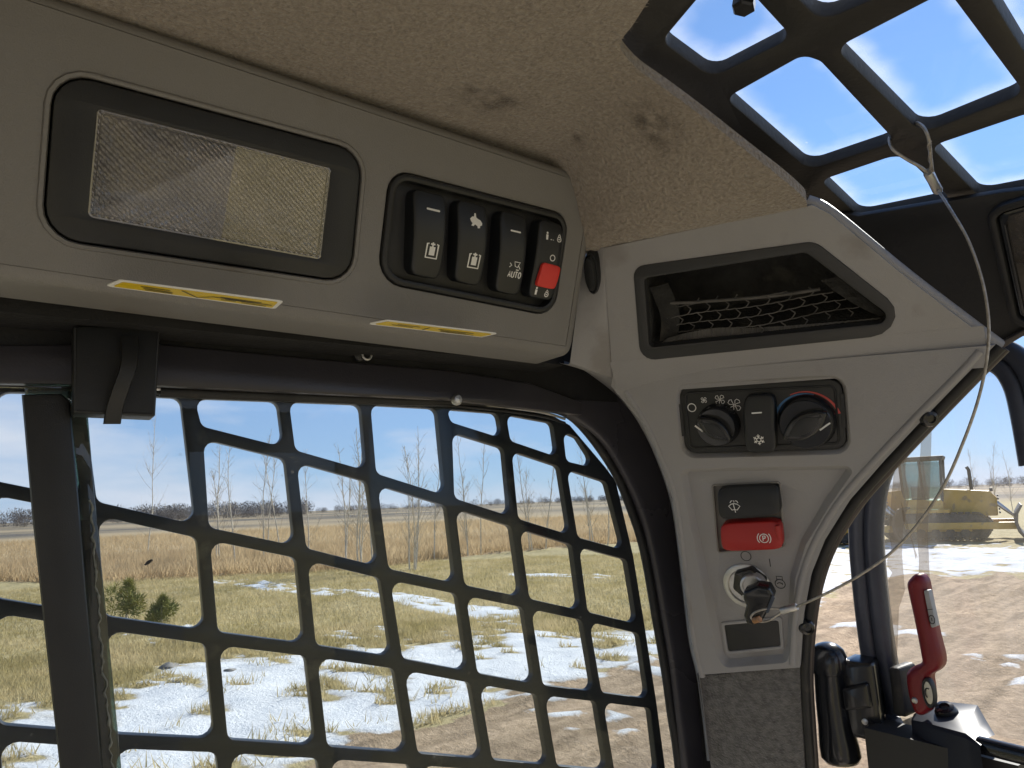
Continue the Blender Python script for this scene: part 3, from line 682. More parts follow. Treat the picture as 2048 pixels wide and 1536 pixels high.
# section round the face: top lip, bottom radius, level underside
def sp(h, b, a): return S.p3(a, b, h)
A_END = math.asin(nS.x)
def prof(a, ins=0.0):
    tB_ = fB(a) + ins; R = .008
    q = [(-ins - R * (1 - math.cos(A_END * k / 6)), tB_ - R * math.sin(A_END * k / 6)) for k in range(7)]
    e = q[-1]; return q + [(e[0] - nS.x * d, e[1] - .325 * d) for d in (.012, .030)]
def tprof(a, ins=0.0):
    tT_ = fT(a) - ins; R = .005
    return [(-ins - R * (1 - math.cos(math.pi / 2 * k / 6)), tT_ + R * math.sin(math.pi / 2 * k / 6)) for k in range(7)] + [(-.06, tT_ + .012)]
def ringat(a, ins): return [sp(h, b, a) for h, b in list(reversed(tprof(a, ins))) + prof(a, ins)]
ends = [(y1, 0.0), (y1 + .0028, .0004), (y1 + .0052, .0015), (y1 + .0070, .0034), (y1 + .0078, .0064)]
gl1 = strip_geo([[sp(h, b, y0) for h, b in prof(y0)], [sp(h, b, y1) for h, b in prof(y1)]])
gl2 = strip_geo([[sp(h, b, y0) for h, b in tprof(y0)], [sp(h, b, y1) for h, b in tprof(y1)]])
er = [ringat(a, i) for a, i in ends]; nl = len(er[0])
g3 = strip_geo(er)
g3[1].append(tuple(range((len(er) - 1) * nl, len(er) * nl)))
gl1 = (gl1[0], [tuple(reversed(q)) for q in gl1[1]])
vv_, ff_ = join(gf, gl1, gl2, g3)
mesh('housing', vv_, ff_, 'grey_plastic_dim', con, ang=35, flat=fl)
plate('leak_backing', S, [(y0, fB(0) + .002), (y1 - .004, fB(y1) + .002), (y1 - .004, fT(y1) - .002), (y0, fT(0) - .002)], 'header_black', con, h0=-.027, h1=-.0225, bv=0)  # dark back added to stop sun leaking round the lamp bezel
# raised lip round the lamp opening
def bead(name, pl, poly, r, m, parent, h=0.0, seg=6): return tube(name, [pl.p3(a, b, h) for a, b in poly], r, m, parent, seg, True)
bead('lamp_lip', S, off(ccw(lamp_out), -.0022), .0016, 'grey_plastic_dim', con, -.0004)
# ---- dome lamp
lamp = thing('dome_lamp', 'rectangular clear ribbed cab lamp in a black bezel, on the overhead console', 'lamp', S.p3(*S.px(400, 350), -.02))
plate('bezel', S, lamp_out, 'black_plastic', lamp, [lamp_lens], h0=-.012, h1=.0012, bv=.0016)
la = S.at(-.0005); lr = S.poly([(196, 219), (660, 338), (639, 517), (178, 432)])
TL, TR, BR, BL = [Vector(q) for q in lr]
# reflector bowl behind the lens
rv = []
nr, nc = 10, 22
for j in range(nr + 1):
    for i in range(nc + 1):
        s, t = i / nc, j / nr
        q = (TL * (1 - s) + TR * s) * (1 - t) + (BL * (1 - s) + BR * s) * t
        rv.append(S.p3(q.x, q.y, -.005 - .011 * (1 - (2 * s - 1) ** 4) * (1 - (2 * t - 1) ** 4)))
rf = [(j * (nc + 1) + i, (j + 1) * (nc + 1) + i, (j + 1) * (nc + 1) + i + 1, j * (nc + 1) + i + 1) for j in range(nr) for i in range(nc)]
mesh('reflector', rv, rf, mat('reflector', (0.24, 0.235, 0.23), 0.22, 0.85, var=.75, vscale=34), lamp)
# lens moulded with two crossed sets of fine prisms
ncx, ncy = 190, 76
lv = []
for j in range(ncy + 1):
    for i in range(ncx + 1):
        s, t = i / ncx, j / ncy
        q = (TL * (1 - s) + TR * s) * (1 - t) + (BL * (1 - s) + BR * s) * t
        w1 = abs(((q.x * .85 + q.y * 1.0) / .0026) % 1 - .5); w2 = abs(((q.x * .75 - q.y * 1.0) / .0045) % 1 - .5)
        e = min(s, 1 - s, t * .4, (1 - t) * .4)
        lv.append(S.p3(q.x, q.y, -.0006 + (w1 * .0011 + w2 * .0006) + (.0011 if e < .012 else 0)))
lf = [(j * (ncx + 1) + i, (j + 1) * (ncx + 1) + i, (j + 1) * (ncx + 1) + i + 1, j * (ncx + 1) + i + 1) for j in range(ncy) for i in range(ncx)]
mesh('lens', lv, lf, 'ribbed_lens', lamp, smooth=False)
plate('clear_cover', S, rnd(off(ccw(lr), .001), .002), glassmat('lens_cover', tint=(.93, .92, .9), refl=.075, dust=.02, dscale=30), lamp, h0=.0020, h1=.0026, bv=0)
bead('lens_rim', S, rnd(lr, .002), .0009, 'ribbed_lens', lamp, .0003)

# ---- switch panel with four rockers
spn = thing('switch_cluster', 'black panel of four rocker switches, the last with a red lock tab', 'switch panel', S.p3(*S.px(945, 490), -.01))
inner = off(ccw(sw_out), .0045)
plate('bezel', S, sw_out, 'black_plastic', spn, [inner], h0=-.012, h1=.0022, bv=.002)
plate('back_plate', S, off(ccw(sw_out), .0042), 'black_plastic', spn, h0=-.014, h1=-.0055, bv=.0003)
SR = S.at(.0045)
RQ = [[(829, 380), (889, 395), (876, 556), (824, 544)], [(917, 402), (972, 416), (958, 569), (911, 558)], [(1003, 424), (1049, 436), (1037, 588), (992, 578)], [(1082, 441), (1124, 453), (1104, 598), (1059, 590)]]
def jar_icon():
    return [([(-.62, 1), (-.9, 1), (-.9, -1), (.9, -1), (.9, 1), (.62, 1)], False), ('fill', [(-.45, .62), (.45, .62), (.45, -.62), (-.45, -.62)]), ([(0, .62), (0, 1.25)], False), ([(-.35, .98), (.35, .98)], False)]
rabbit = [('fill', [(-.95, -.05), (-.7, .35), (-.45, .45), (-.5, .9), (-.3, .95), (-.1, .45), (.2, .35), (.6, .3), (.95, .05), (1.0, -.25), (.75, -.45), (.8, -.7), (.5, -.85), (.35, -.6), (-.05, -.5), (-.2, -.8), (-.55, -.85), (-.45, -.5), (-.75, -.3)])]
bucket = [([(-.2, .8), (.9, .8), (.5, -.1), (.0, .1)], True), ([(-1.1, .5), (-.7, .15), (-1.1, -.2)], False), ([(.3, -.5), (.9, -.5)], False), ([(.6, .3), (1.1, -.3)], False)]
LET = {'A': [([(-.5, -1), (0, 1), (.5, -1)], False), ([(-.3, -.3), (.3, -.3)], False)], 'U': [([(-.5, 1), (-.5, -.7), (-.2, -1), (.2, -1), (.5, -.7), (.5, 1)], False)],
       'T': [([(-.55, 1), (.55, 1)], False), ([(0, 1), (0, -1)], False)], 'O': [(circ(.52, 14, ry=1.0), True)], 'P': [([(-.45, -1), (-.45, 1), (.25, 1), (.5, .75), (.5, .25), (.25, 0), (-.45, 0)], False)]}
def text(pl, s, u, v, h, w, hf, name, m, parent, sl=0.0, pitch=1.45):
    c = pl.px(u, v); gs = []
    for k, ch in enumerate(s):
        gs.append(print_geo(pl, LET[ch], w, hf, (c[0] + (k - (len(s) - 1) / 2) * h / 2 * pitch, c[1]), h / 2))
    return mesh(name, *join(*gs), m, parent, smooth=False)
def stamp(pl, strokes, u, v, s, w, hf, name, m, parent, rot=0.0):
    return mesh(name, *print_geo(pl, strokes, w, hf, pl.px(u, v), s, rot), m, parent, smooth=False)
dash = [('fill', circ(.16, 8, (-1, 0), math.pi / 2, 1.5 * math.pi, False) + circ(.16, 8, (1, 0), -math.pi / 2, math.pi / 2, False))]
rk = []
for i, q in enumerate(RQ):
    qq = [SR.px(*p) for p in q]
    g, hf = rocker_geo(SR, qq, depth=.011, crown=.0038 if i < 3 else .0022)
    o = mesh('rocker_switch', *g, 'rocker_black', spn, ang=50); rk.append((o, hf))
tag(rk[0][0], 'rocker with a white dash over a box symbol'); tag(rk[1][0], 'rocker with a white rabbit over a box symbol')
tag(rk[2][0], 'rocker with a white dash over a bucket symbol and AUTO'); tag(rk[3][0], 'narrow rocker with a red lock tab')
stamp(SR, dash, 863, 420, .0038, .0006, rk[0][1], 'symbol', 'white_print', rk[0][0], -.02)
stamp(SR, jar_icon(), 859, 502, .0041, .0010, rk[0][1], 'symbol', 'white_print', rk[0][0])
stamp(SR, rabbit, 948, 442, .0046, .0006, rk[1][1], 'symbol', 'white_print', rk[1][0], -.2)
stamp(SR, jar_icon(), 943, 522, .0041, .0010, rk[1][1], 'symbol', 'white_print', rk[1][0])
stamp(SR, dash, 1027, 463, .0034, .0006, rk[2][1], 'symbol', 'white_print', rk[2][0], -.02)
stamp(SR, bucket, 1024, 533, .0038, .0006, rk[2][1], 'symbol', 'white_print', rk[2][0])
text(SR, 'AUTO', 1024, 549, .0036, .0007, rk[2][1], 'lettering', 'white_print', rk[2][0])
person_i = [('fill', circ(.3, 8, (0, .8))), ('fill', [(-.35, .4), (.35, .4), (.3, -.9), (-.3, -.9)])]
tool_i = [(circ(.6, 12, (0, -.3)), True), ([(-.4, .4), (0, 1.0), (.4, .4)], False), ([(-.3, -.3), (.3, -.3)], False)]
stamp(SR, person_i, 1092, 472, .0026, .0004, rk[3][1], 'symbol', 'white_print', rk[3][0])
stamp(SR, tool_i, 1116, 477, .0026, .0006, rk[3][1], 'symbol', 'white_print', rk[3][0])
stamp(SR, [([(-1, 0), (-.4, 0)], False), ([(0, 0), (.3, 0)], False)], 1103, 480, .002, .0005, rk[3][1], 'symbol', 'white_print', rk[3][0])
stamp(SR, [(circ(1, 18), True)], 1101, 516, .0019, .0006, rk[3][1], 'symbol', 'white_print', rk[3][0])
stamp(SR, person_i, 1071, 582, .0026, .0004, rk[3][1], 'symbol', 'white_print', rk[3][0])
stamp(SR, tool_i, 1092, 587, .0024, .0006, rk[3][1], 'symbol', 'white_print', rk[3][0])
RT = S.at(.0085)
g, hf = rocker_geo(RT, [RT.px(*p) for p in [(1087, 526), (1121, 535), (1109, 577), (1075, 570)]], depth=.006, crown=.0006, ro=.0006)
lt = mesh('lock_tab', *g, 'red_tab', rk[3][0], ang=50)

# ---- black plug in the console end
# ---- warning stickers under the console
ue = prof(.1)[-2]; US = Pl(S.p3(.1, ue[1], ue[0]), Vector((0, (fB(.2) - fB(0)) / .2 * -1.0 * -.946, -1)), Y)
def sticker(px, label, marks, grp):
    q = US.at(.0004).poly(px); t = thing('warning_sticker', label, 'sticker', US.p3(*q[0], 0), grp)
    U1 = US.at(.0006)
    plate('border', U1, rnd(ccw(off(ccw(q), -.0022)), .002), 'white_print', t, h0=-.0004, h1=0, bv=0)
    plate('face', U1, rnd(q, .001), 'sticker_yellow', t, h0=.0001, h1=.0003, bv=0)
    a, b, c, d = [Vector(p) for p in q]
    bl = lambda s, r: tuple((a * (1 - s) + b * s) * (1 - r) + (d * (1 - s) + c * s) * r)
    gs = [print_geo(U1, [([bl(s, r) for s, r in m], False)], .0008, lambda a_, b_: .0003) for m in marks]
    mesh('print', *join(*gs), 'dark_print', t, smooth=False)
sticker([(246, 563), (556, 603), (544, 614), (226, 571)], 'long yellow warning sticker under the console, left one below the lamp', [[(.36, .05), (.50, .9), (.58, .4), (.98, .55)], [(.15, .5), (.33, .6)], [(.64, .7), (.74, .7)], [(.78, .75), (.95, .8)], [(.12, .25), (.30, .3)], [(.17, .75), (.34, .8)], [(.62, .3), (.90, .35)], [(.66, .5), (.86, .55)]], 'yellow stickers under the console')
sticker([(775, 642), (985, 667), (962, 672), (748, 647)], 'yellow warning sticker under the console, right one below the switches', [[(.40, .1), (.42, .9)], [(.1, .5), (.3, .6)], [(.55, .6), (.8, .6)], [(.12, .25), (.33, .3)], [(.5, .3), (.85, .35)], [(.58, .8), (.9, .8)]], 'yellow stickers under the console')

# ------------------------------------------------------------------ side window: header, frame, seals, glass, guard
head = thing('window_header', 'dusty black steel header rail between the console and the side window', 'header rail', rel(-.47, .1, .10))
HD = Pl(EYE + Vector((-.458, 0, 0)), X, Y)
mesh('rail', *join(B(-.50, -.4585, -.60, .42, .083, .20), B(-.4575, -.4235, -.60, .335, .1035, .20)), 'header_black', head, smooth=False)
RB = Pl(EYE + Vector((-.4545, 0, 0)), X, Y)
plate('lower_rail', RB, RB.poly([(-400, 735), (0, 690), (320, 688), (700, 724), (900, 741), (1060, 766), (1165, 805), (1165, 830), (900, 800), (320, 772), (-400, 760)]), 'frame_paint', head, h0=-.006, h1=.0, bv=.0015)
ring_c = RB.px(727, 712)
ring = thing('clip_ring', 'small pale eyelet ring on the black rail under the console', 'ring', RB.p3(*ring_c, .004))
mesh('eyelet', *tube_geo([RB.p3(ring_c[0] + .0032 * math.cos(a), ring_c[1] + .0036 * math.sin(a), .006) for a in np.linspace(0, 2 * math.pi, 21)[:-1]], .0009, 8, True), 'zinc', ring)
mesh('stud', *lathe_geo(RB, ring_c[0] - .0035, ring_c[1], [(.0042, 0), (.0042, .003), (.003, .0042), (.0005, .0045)], 16), 'black_plastic', ring)
c2 = RB.px(912, 800); mesh('rivet', *lathe_geo(RB, *c2, [(.0042, 0), (.0042, .002), (.003, .004), (.0005, .0046)], 16), 'zinc', head)

trimL = [(1161, 724), (1222, 772), (1283, 844), (1313, 905), (1344, 996), (1362, 1118), (1380, 1271), (1399, 1360), (1417, 1515), (1440, 1700)]
bandI = [(1100, 812), (1191, 868), (1240, 935), (1283, 1027), (1307, 1118), (1329, 1240), (1344, 1332), (1356, 1430), (1368, 1536), (1385, 1700)]
seal1 = [(1080, 812), (1150, 838), (1225, 935), (1265, 1027), (1289, 1106), (1313, 1240), (1332, 1350), (1343, 1430), (1356, 1515), (1375, 1700)]
frm = thing('window_frame', 'satin blue-black curved steel frame around the front end of the side window', 'window frame', rel(-.46, .42, -.3))
BO = Pl(EYE + Vector((-.461, 0, 0)), X, Y)
oA = [BO.hit(*p) for p in [(1040, 690), (1161, 700), (1240, 760), (1310, 844), (1345, 905), (1375, 996), (1395, 1118), (1415, 1271), (1432, 1360), (1450, 1515), (1475, 1700)]]
oA = catmull(oA, 6)
iA = catmull([BO.hit(*p) for p in [(1000, 790)] + bandI], 6)
dn = lambda L_, h: [p + X * h for p in L_]
gfm = strip_geo([dn(iA, -.007), dn(iA, -.002), [a.lerp(b, .04) + X * .001 for a, b in zip(iA, oA)], [a.lerp(b, .12) + X * .0015 for a, b in zip(iA, oA)], [a.lerp(b, .96) + X * .0015 for a, b in zip(iA, oA)], dn(oA, -.002), dn(oA, -.03)])
mesh('curved_band', *gfm, mat('pillar_paint', (.048, .046, .056), .28, var=.1, vscale=14, bump=.06, bscale=700), frm, ang=50)
sl = catmull([W.at(.002).hit(*p) for p in [(320, 782), (700, 797), (980, 806)] + seal1[0:]], 6)
mesh('rubber_seal', *tube_geo(sl, .0040, 10), 'rubber', frm, ang=60)

win = thing('side_window', 'sliding glass side window with a black post and latch', 'window', rel(-.47, .1, -.5))
gp_ = W.poly([(-900, 770), (-300, 768), (300, 779), (700, 793), (980, 806), (1090, 818), (1150, 838), (1225, 935), (1265, 1027), (1292, 1106), (1316, 1240), (1338, 1392), (1358, 1515), (1400, 1900), (1400, 2400), (-900, 2400)])
plate('glass', W, gp_, 'side_glass', win, h0=-.004, h1=0, bv=0)
for k, (dv_, m) in enumerate(((0, 'steel'), (8, 'rubber'))):
    pth = catmull([W.at(.004).hit(u, v + dv_) for u, v in [(-300, 765), (0, 762), (320, 778), (700, 792), (900, 803), (1070, 822), (1130, 838)]], 5)
    mesh('track_strip', *tube_geo(pth, .0011, 6), m, win)
PO = Pl(EYE + Vector((-.448, 0, 0)), X, Y)
plate('post', PO, PO.poly([(43, 788), (122, 786), (140, 800), (158, 1000), (172, 1180), (190, 1370), (206, 1560), (216, 1700), (135, 1700), (120, 1540), (92, 1290), (64, 1030)]), 'black_plastic', win, h0=-.012, h1=.0, bv=.0025)
PB = Pl(EYE + Vector((-.4635, 0, 0)), X, Y)
plate('glass_edge', PB, PB.poly([(138, 800), (176, 830), (190, 1000), (206, 1160), (222, 1320), (243, 1536), (255, 1700), (200, 1700), (190, 1536), (170, 1260), (150, 1000)]), 'glass_edge', win, h0=-.004, h1=0, bv=.0006)
PR = Pl(EYE + Vector((-.4695, 0, 0)), X, Y)
plate('edge_seal', PB, PB.poly([(140, 1040), (182, 1040), (205, 1300), (222, 1480), (236, 1700), (190, 1700), (170, 1400), (150, 1150)]), 'rubber', win, h0=-.0055, h1=-.0042, bv=0)
sil = [PB.at(.001).hit(180 + 46 * t + random.uniform(-4, 4), 1000 + 560 * t) for t in np.linspace(0, 1, 46)]
mesh('silicone_line', *tube_geo(catmull(sil, 2), [random.uniform(.0002, .0009) for _ in range(91)], 6), 'silicone', win)
plate('corner_clip', PB, PB.poly([(48, 752), (145, 756), (143, 800), (50, 796)]), 'glass_edge', win, h0=-.004, h1=.004, bv=.001)
latch = thing('window_latch', 'black block latch with a curved pull tab at the top of the window post', 'latch', PO.p3(*PO.px(235, 740), 0))
LB = Pl(EYE + Vector((-.436, 0, 0)), X, Y)
plate('block', LB, rnd(LB.poly([(146, 652), (321, 655), (311, 833), (146, 826)]), .0012), 'black_plastic', latch, h0=-.018, h1=.0, bv=.0016)
tabp = [(260, 672, 2), (262, 700, 6), (258, 735, 9), (244, 775, 8), (231, 815, 3), (226, 847, 0)]
rl = [LB.at(h / 1000).hit(u - 19, v) for u, v, h in tabp]; rr_ = [LB.at(h / 1000).hit(u + 16, v) for u, v, h in tabp]
rl, rr_ = catmull(rl, 5), catmull(rr_, 5)
g = strip_geo([dn(rl, -.003), rl, [a.lerp(b, .06) + X * .0012 for a, b in zip(rl, rr_)], [a.lerp(b, .94) + X * .0012 for a, b in zip(rl, rr_)], rr_, dn(rr_, -.003), dn(rl, -.003)])
mesh('pull_tab', *g, 'black_plastic', latch, ang=50)

bug = thing('dead_insect', 'small dark dead insect stuck on the side glass', 'insect', W.at(.001).hit(296, 1126))
WB = W.at(.0003)
plate('body', WB, [WB.px(*p) for p in [(288, 1130), (294, 1122), (303, 1118), (306, 1120), (298, 1128), (291, 1131)]], 'dark_print', bug, h0=0, h1=.0015, bv=.0006)
# ---- welded steel guard: one plate cut with rows of rounded openings
T_ = {'Vm': (-20, 770), 'V0': (150, 774), 'V1': (373, 784), 'V2': (566, 792), 'V3': (731, 799), 'V4': (882, 808), 'V5': (1003, 818), 'V6': (1112, 838)}
HR = {'H0': {'V4': (896, 852), 'V5': (1015, 889), 'V6': (1125, 926), 'R': (1218, 957)},
      'H1': {'V1': (393, 862), 'V2': (581, 909), 'V3': (744, 955), 'V4': (901, 1004), 'V5': (1030, 1045), 'V6': (1150, 1082), 'R': (1259, 1112)},
      'H2': {'Vm': (-40, 970), 'V0': (180, 1014), 'V1': (406, 1065), 'V2': (603, 1106), 'V3': (769, 1147), 'V4': (922, 1179), 'V5': (1053, 1206), 'V6': (1170, 1232), 'R': (1283, 1259)},
      'H3': {'Vm': (-30, 1208), 'V0': (195, 1244), 'V1': (424, 1276), 'V2': (622, 1301), 'V3': (797, 1327), 'V4': (948, 1356), 'V5': (1080, 1380), 'V6': (1198, 1394), 'R': (1306, 1408)},
      'H4': {'Vm': (-20, 1464), 'V0': (212, 1482), 'V1': (444, 1492), 'V2': (645, 1505), 'V3': (828, 1518), 'V4': (978, 1530), 'V5': (1108, 1542), 'V6': (1224, 1552), 'R': (1324, 1560)},
      'H5': {'Vm': (0, 1740), 'V0': (240, 1740), 'V1': (475, 1740), 'V2': (680, 1740), 'V3': (866, 1740), 'V4': (1014, 1740), 'V5': (1140, 1740), 'V6': (1255, 1740), 'R': (1350, 1740)}}
cols = ['Vm', 'V0', 'V1', 'V2', 'V3', 'V4', 'V5', 'V6', 'R']
cells = []
for i in range(8):
    a, b = cols[i], cols[i + 1]
    rows = [h for h in ('H0', 'H1', 'H2', 'H3', 'H4', 'H5') if a in HR[h] and b in HR[h]]
    if i < 7: cells.append(([T_[a], T_[b], HR[rows[0]][b], HR[rows[0]][a]], 'top'))
    for r0_, r1_ in zip(rows, rows[1:]):
        cells.append(([HR[r0_][a], HR[r0_][b], HR[r1_][b], HR[r1_][a]], 'in'))
ghole = []
for q, kind in cells:
    p = ccw(GD.poly(q)); ghole.append(rnd(off(p, .0039), .0062, 4))
p = ccw(GD.poly([(1118, 850), (1160, 868), (1212, 950), (1127, 930)])); ghole.append(rnd(off(p, .004), .006, 4))
gout = GD.poly([(-60, 735), (300, 745), (700, 760), (1000, 780), (1090, 822), (1140, 850), (1212, 935), (1232, 962), (1267, 1112), (1291, 1259), (1314, 1408), (1334, 1560), (1360, 1760), (-60, 1760)])
guard = plate('window_guard', GD, gout, 'guard_paint', None, ghole, h0=-.0065, h1=0, bv=.0008)
tag(guard, 'dark blue-black steel guard plate cut with slanted rounded openings outside the side window', 'window guard')

# ------------------------------------------------------------------ corner trim (taupe moulding)
trim = thing('corner_trim', 'taupe moulded corner trim panel between side window and front door', 'trim panel', P.p3(*P.px(1500, 1300), -.02))
pock_out = rnd(VT.poly([(1266, 533), (1630, 482), (1858, 662), (1281, 722)]), [.009, .012, .015, .010])
pock_in = rnd(VT.poly([(1289, 556), (1612, 504), (1795, 643), (1299, 694)]), [.003, .006, .005, .003])
cr0, cr1 = VT.px(1225, 755), VT.px(1990, 690)
v1, f1, fl1 = plate_geo(VT, [VT.px(*p) for p in [(1207, 496), (1625, 410), (1660, 428), (1800, 545), (1900, 622), (1990, 690), (1225, 755)]], [off(ccw(pock_out), .0005)], h0=-.012, h1=0, bv=0, back=False)
mesh('upper_face', v1, f1, 'grey_plastic_lit', trim, flat=fl1)
# rounded upper right edge of the moulding
ed = catmull([VT.at(-.0062).hit(*p) for p in [(1612, 405), (1660, 430), (1800, 545), (1900, 622), (1996, 694)]], 6)
mesh('edge_roll', *tube_geo(ed, .0048, 10), 'grey_plastic_lit', trim, ang=60)
trimR = [(1990, 690), (1930, 752), (1850, 834), (1770, 920), (1700, 1000), (1650, 1080), (1622, 1150), (1607, 1230), (1600, 1335)]
hv_out = rnd(P.poly([(1349, 768), (1691, 748), (1704, 908), (1363, 918)]), .0105)
ign_out = rnd(P.poly([(1357, 938), (1716, 931), (1660, 1010), (1612, 1090), (1590, 1160), (1583, 1300), (1572, 1326), (1448, 1336), (1434, 1312)]), [.006, .004, .02, .02, .02, .006, .006, .006, .012])
pout = [P.px(*p) for p in [(1225, 755)] + trimR + [(1398, 1350)] + list(reversed([(1222, 772), (1283, 844), (1313, 905), (1344, 996), (1362, 1118), (1380, 1271)]))]
v2, f2, fl2 = plate_geo(P, pout, [hv_out, ign_out], h0=-.014, h1=0, bv=0, back=False)
mesh('lower_face', v2, f2, 'grey_plastic_lit', trim, flat=fl2)
# soft fillet in the crease between both faces
fr = []
for d, k in ((.013, 0), (.009, .12), (.005, .45), (0, 1), (-.005, .45), (-.009, .12), (-.013, 0)):
    row = []
    for t in np.linspace(.004, .975, 16):
        c = VT.p3(*VT.px(1225 + 765 * t, 755 - 65 * t)); row.append(c + (VT.ey * d if d > 0 else P.ey * d) + (nV + nP).normalized() * (.00010 + .0010 * k))
    fr.append(row)
mesh('crease_fillet', *strip_geo(fr), 'grey_plastic_lit', trim, ang=80)
# sloping walls into the key panel and its floor
ign_in = off(ccw(ign_out), .0042)
g = strip_geo([[P.p3(a, b, 0.0) for a, b in ccw(ign_out)], [P.p3(a, b, -.0012) for a, b in off(ccw(ign_out), .0012)], [P.p3(a, b, -.0048) for a, b in off(ccw(ign_out), .0034)], [P.p3(a, b, -.0056) for a, b in ign_in]], True)
mesh('recess_wall', *g, 'grey_plastic_lit', trim, ang=60)
IP = P.at(-.0055)
sw_rec = rnd(IP.poly([(1426, 971), (1559, 965), (1568, 1092), (1437, 1104)]), .0015)
plate('key_panel', IP, off(ccw(ign_out), .0036), 'grey_plastic_lit', trim, [sw_rec], h0=-.012, h1=0, bv=.0004)
hv_in = off(ccw(hv_out), .0030)
g = strip_geo([[P.p3(a, b, 0.0) for a, b in ccw(hv_out)], [P.p3(a, b, -.0010) for a, b in off(ccw(hv_out), .0012)], [P.p3(a, b, -.006) for a, b in hv_in]], True)
mesh('climate_recess', *g, 'grey_plastic_lit', trim, ang=60)
# left return of the moulding towards the window frame
ev = [VT.at(-.0008).hit(1207 + 18 * t, 494 + 262 * t) for t in np.linspace(0, 1, 7)]
ec = [S.at(-.016).hit(1172 - 32 * t, 470 + 256 * t) for t in np.linspace(0, 1, 7)]
mid_ = [a.lerp(b, .88) + Vector((.0012, -.0012, 0)) for a, b in zip(ec, ev)]
mesh('side_facet', *strip_geo([ec, [a.lerp(b, .5) for a, b in zip(ec, ev)], mid_, ev]), 'grey_plastic_lit', trim, ang=70)
rimA = [ec[-1], ec[-1].lerp(ev[-1], .5), ev[-1]] + [P.at(-.001).hit(u, v) for u, v in [(1255, 804)] + trimL[2:9]]
rimB = [BO.hit(u - 4, v + 6) for u, v in [(1085, 706), (1150, 722), (1222, 772), (1255, 804)] + trimL[2:9]]
rA = catmull(rimA, 6); rB = catmull(rimB, 6)
mesh('side_return', *strip_geo([rA, [a.lerp(b, .10) + Vector((.0012, .0006, -.0018)) for a, b in zip(rA, rB)], [a.lerp(b, .3) + Vector((0, 0, -.002)) for a, b in zip(rA, rB)], rB]), 'grey_plastic_lit', trim, ang=70)
mesh('edge_bead', *tube_geo(catmull([P.at(-.0010).hit(*p) for p in [(1960, 702), (1914, 752), (1834, 832), (1754, 916), (1684, 996), (1634, 1076), (1606, 1148), (1591, 1230), (1585, 1328)]], 6), .0026, 8), 'grey_plastic_lit', trim, ang=60)
mesh('left_bead', *tube_geo(catmull([P.at(-.0012).hit(u + 7, v + 3) for u, v in [(1245, 780), (1283, 838), (1313, 902), (1344, 992), (1362, 1116), (1380, 1270), (1398, 1350)]], 6), .0024, 8), 'grey_plastic_lit', trim, ang=60)
# carpeted lower pillar
CPn = P.at(-.004)
plate('carpet_pad', CPn, [CPn.px(*p) for p in [(1392, 1352), (1601, 1333), (1604, 1420), (1612, 1560), (1625, 1760), (1450, 1760), (1420, 1540)]], 'carpet_grey', trim, h0=-.012, h1=0, bv=.003)
mesh('pillar_core', *strip_geo([[P.p3(*P.px(u, v), -.016) for u, v in [(1215, 720), (1985, 700), (1700, 1000), (1600, 1230), (1595, 1700)]], [P.p3(*P.px(u, v), -.016) for u, v in [(1215, 760), (1300, 905), (1360, 1118), (1400, 1360), (1440, 1700)]]]), 'header_black', trim, smooth=False)

# ---- black plug beside the console end
fa, fb = ec[2], ev[2]; fn = (ev[5] - ev[1]).cross(fb - fa).normalized()
if fn.dot(EYE - fa) < 0: fn = -fn
EP = Pl(fa.lerp(fb, .5) + fn * .0015, fn, (ec[5] - ec[1]).cross(fn))
ca, cb = EP.px(1185, 545)
plug = thing('end_plug', 'small black ribbed plug between the overhead console and the corner trim', 'plug', EP.p3(ca, cb, 0))
mesh('flange', *lathe_geo(EP, ca, cb, [(.0160, -.006), (.0162, .001), (.0152, .0022), (.0128, .0023)], 28, .36), 'black_gloss', plug)
mesh('cap', *lathe_geo(EP, ca, cb, [(.0128, -.005), (.0130, .003), (.0116, .005), (.005, .0054), (.001, .0054)], 28, .32), 'black_plastic', plug)

# ---- pocket with net
pocket = thing('storage_pocket', 'black framed storage pocket with torn elastic net in the corner trim', 'pocket', VT.p3(*VT.px(1500, 640), -.03))
plate('frame', VT, pock_out, 'pocket_frame', pocket, [pock_in], h0=-.006, h1=.0010, bv=.0008)
pi = ccw(pock_in)
ring0 = [VT.p3(a, b, -.005) for a, b in pi]; ring1 = [VT.p3(a, b + .004, -.045) for a, b in off(pi, .003)]
v, f = strip_geo([ring0, ring1], True); f.append(tuple(range(len(pi), 2 * len(pi)))); mesh('lining', v, f, 'pocket_felt', pocket, smooth=False)
NP_ = VT.at(-.010)
nA, nB_ = Vector(NP_.px(1335, 606)), Vector(NP_.px(1640, 578)); bA, bB_ = Vector(NP_.px(1335, 672)), Vector(NP_.px(1770, 640))
netpoly = [NP_.px(*p) for p in [(1325, 606), (1640, 577), (1690, 600), (1755, 642), (1560, 660), (1335, 668)]]
gs = []
pitch = .0135
def innet(p): return inside_dist(netpoly, np.array([p[0]]), np.array([p[1]]))[0] > 0
def sag(a, b): return .003 * math.sin(a * 70) + .002 * math.sin(b * 160 + a * 40)
hexh = .0085
x0n = min(p[0] for p in netpoly); y0n = min(p[1] for p in netpoly)
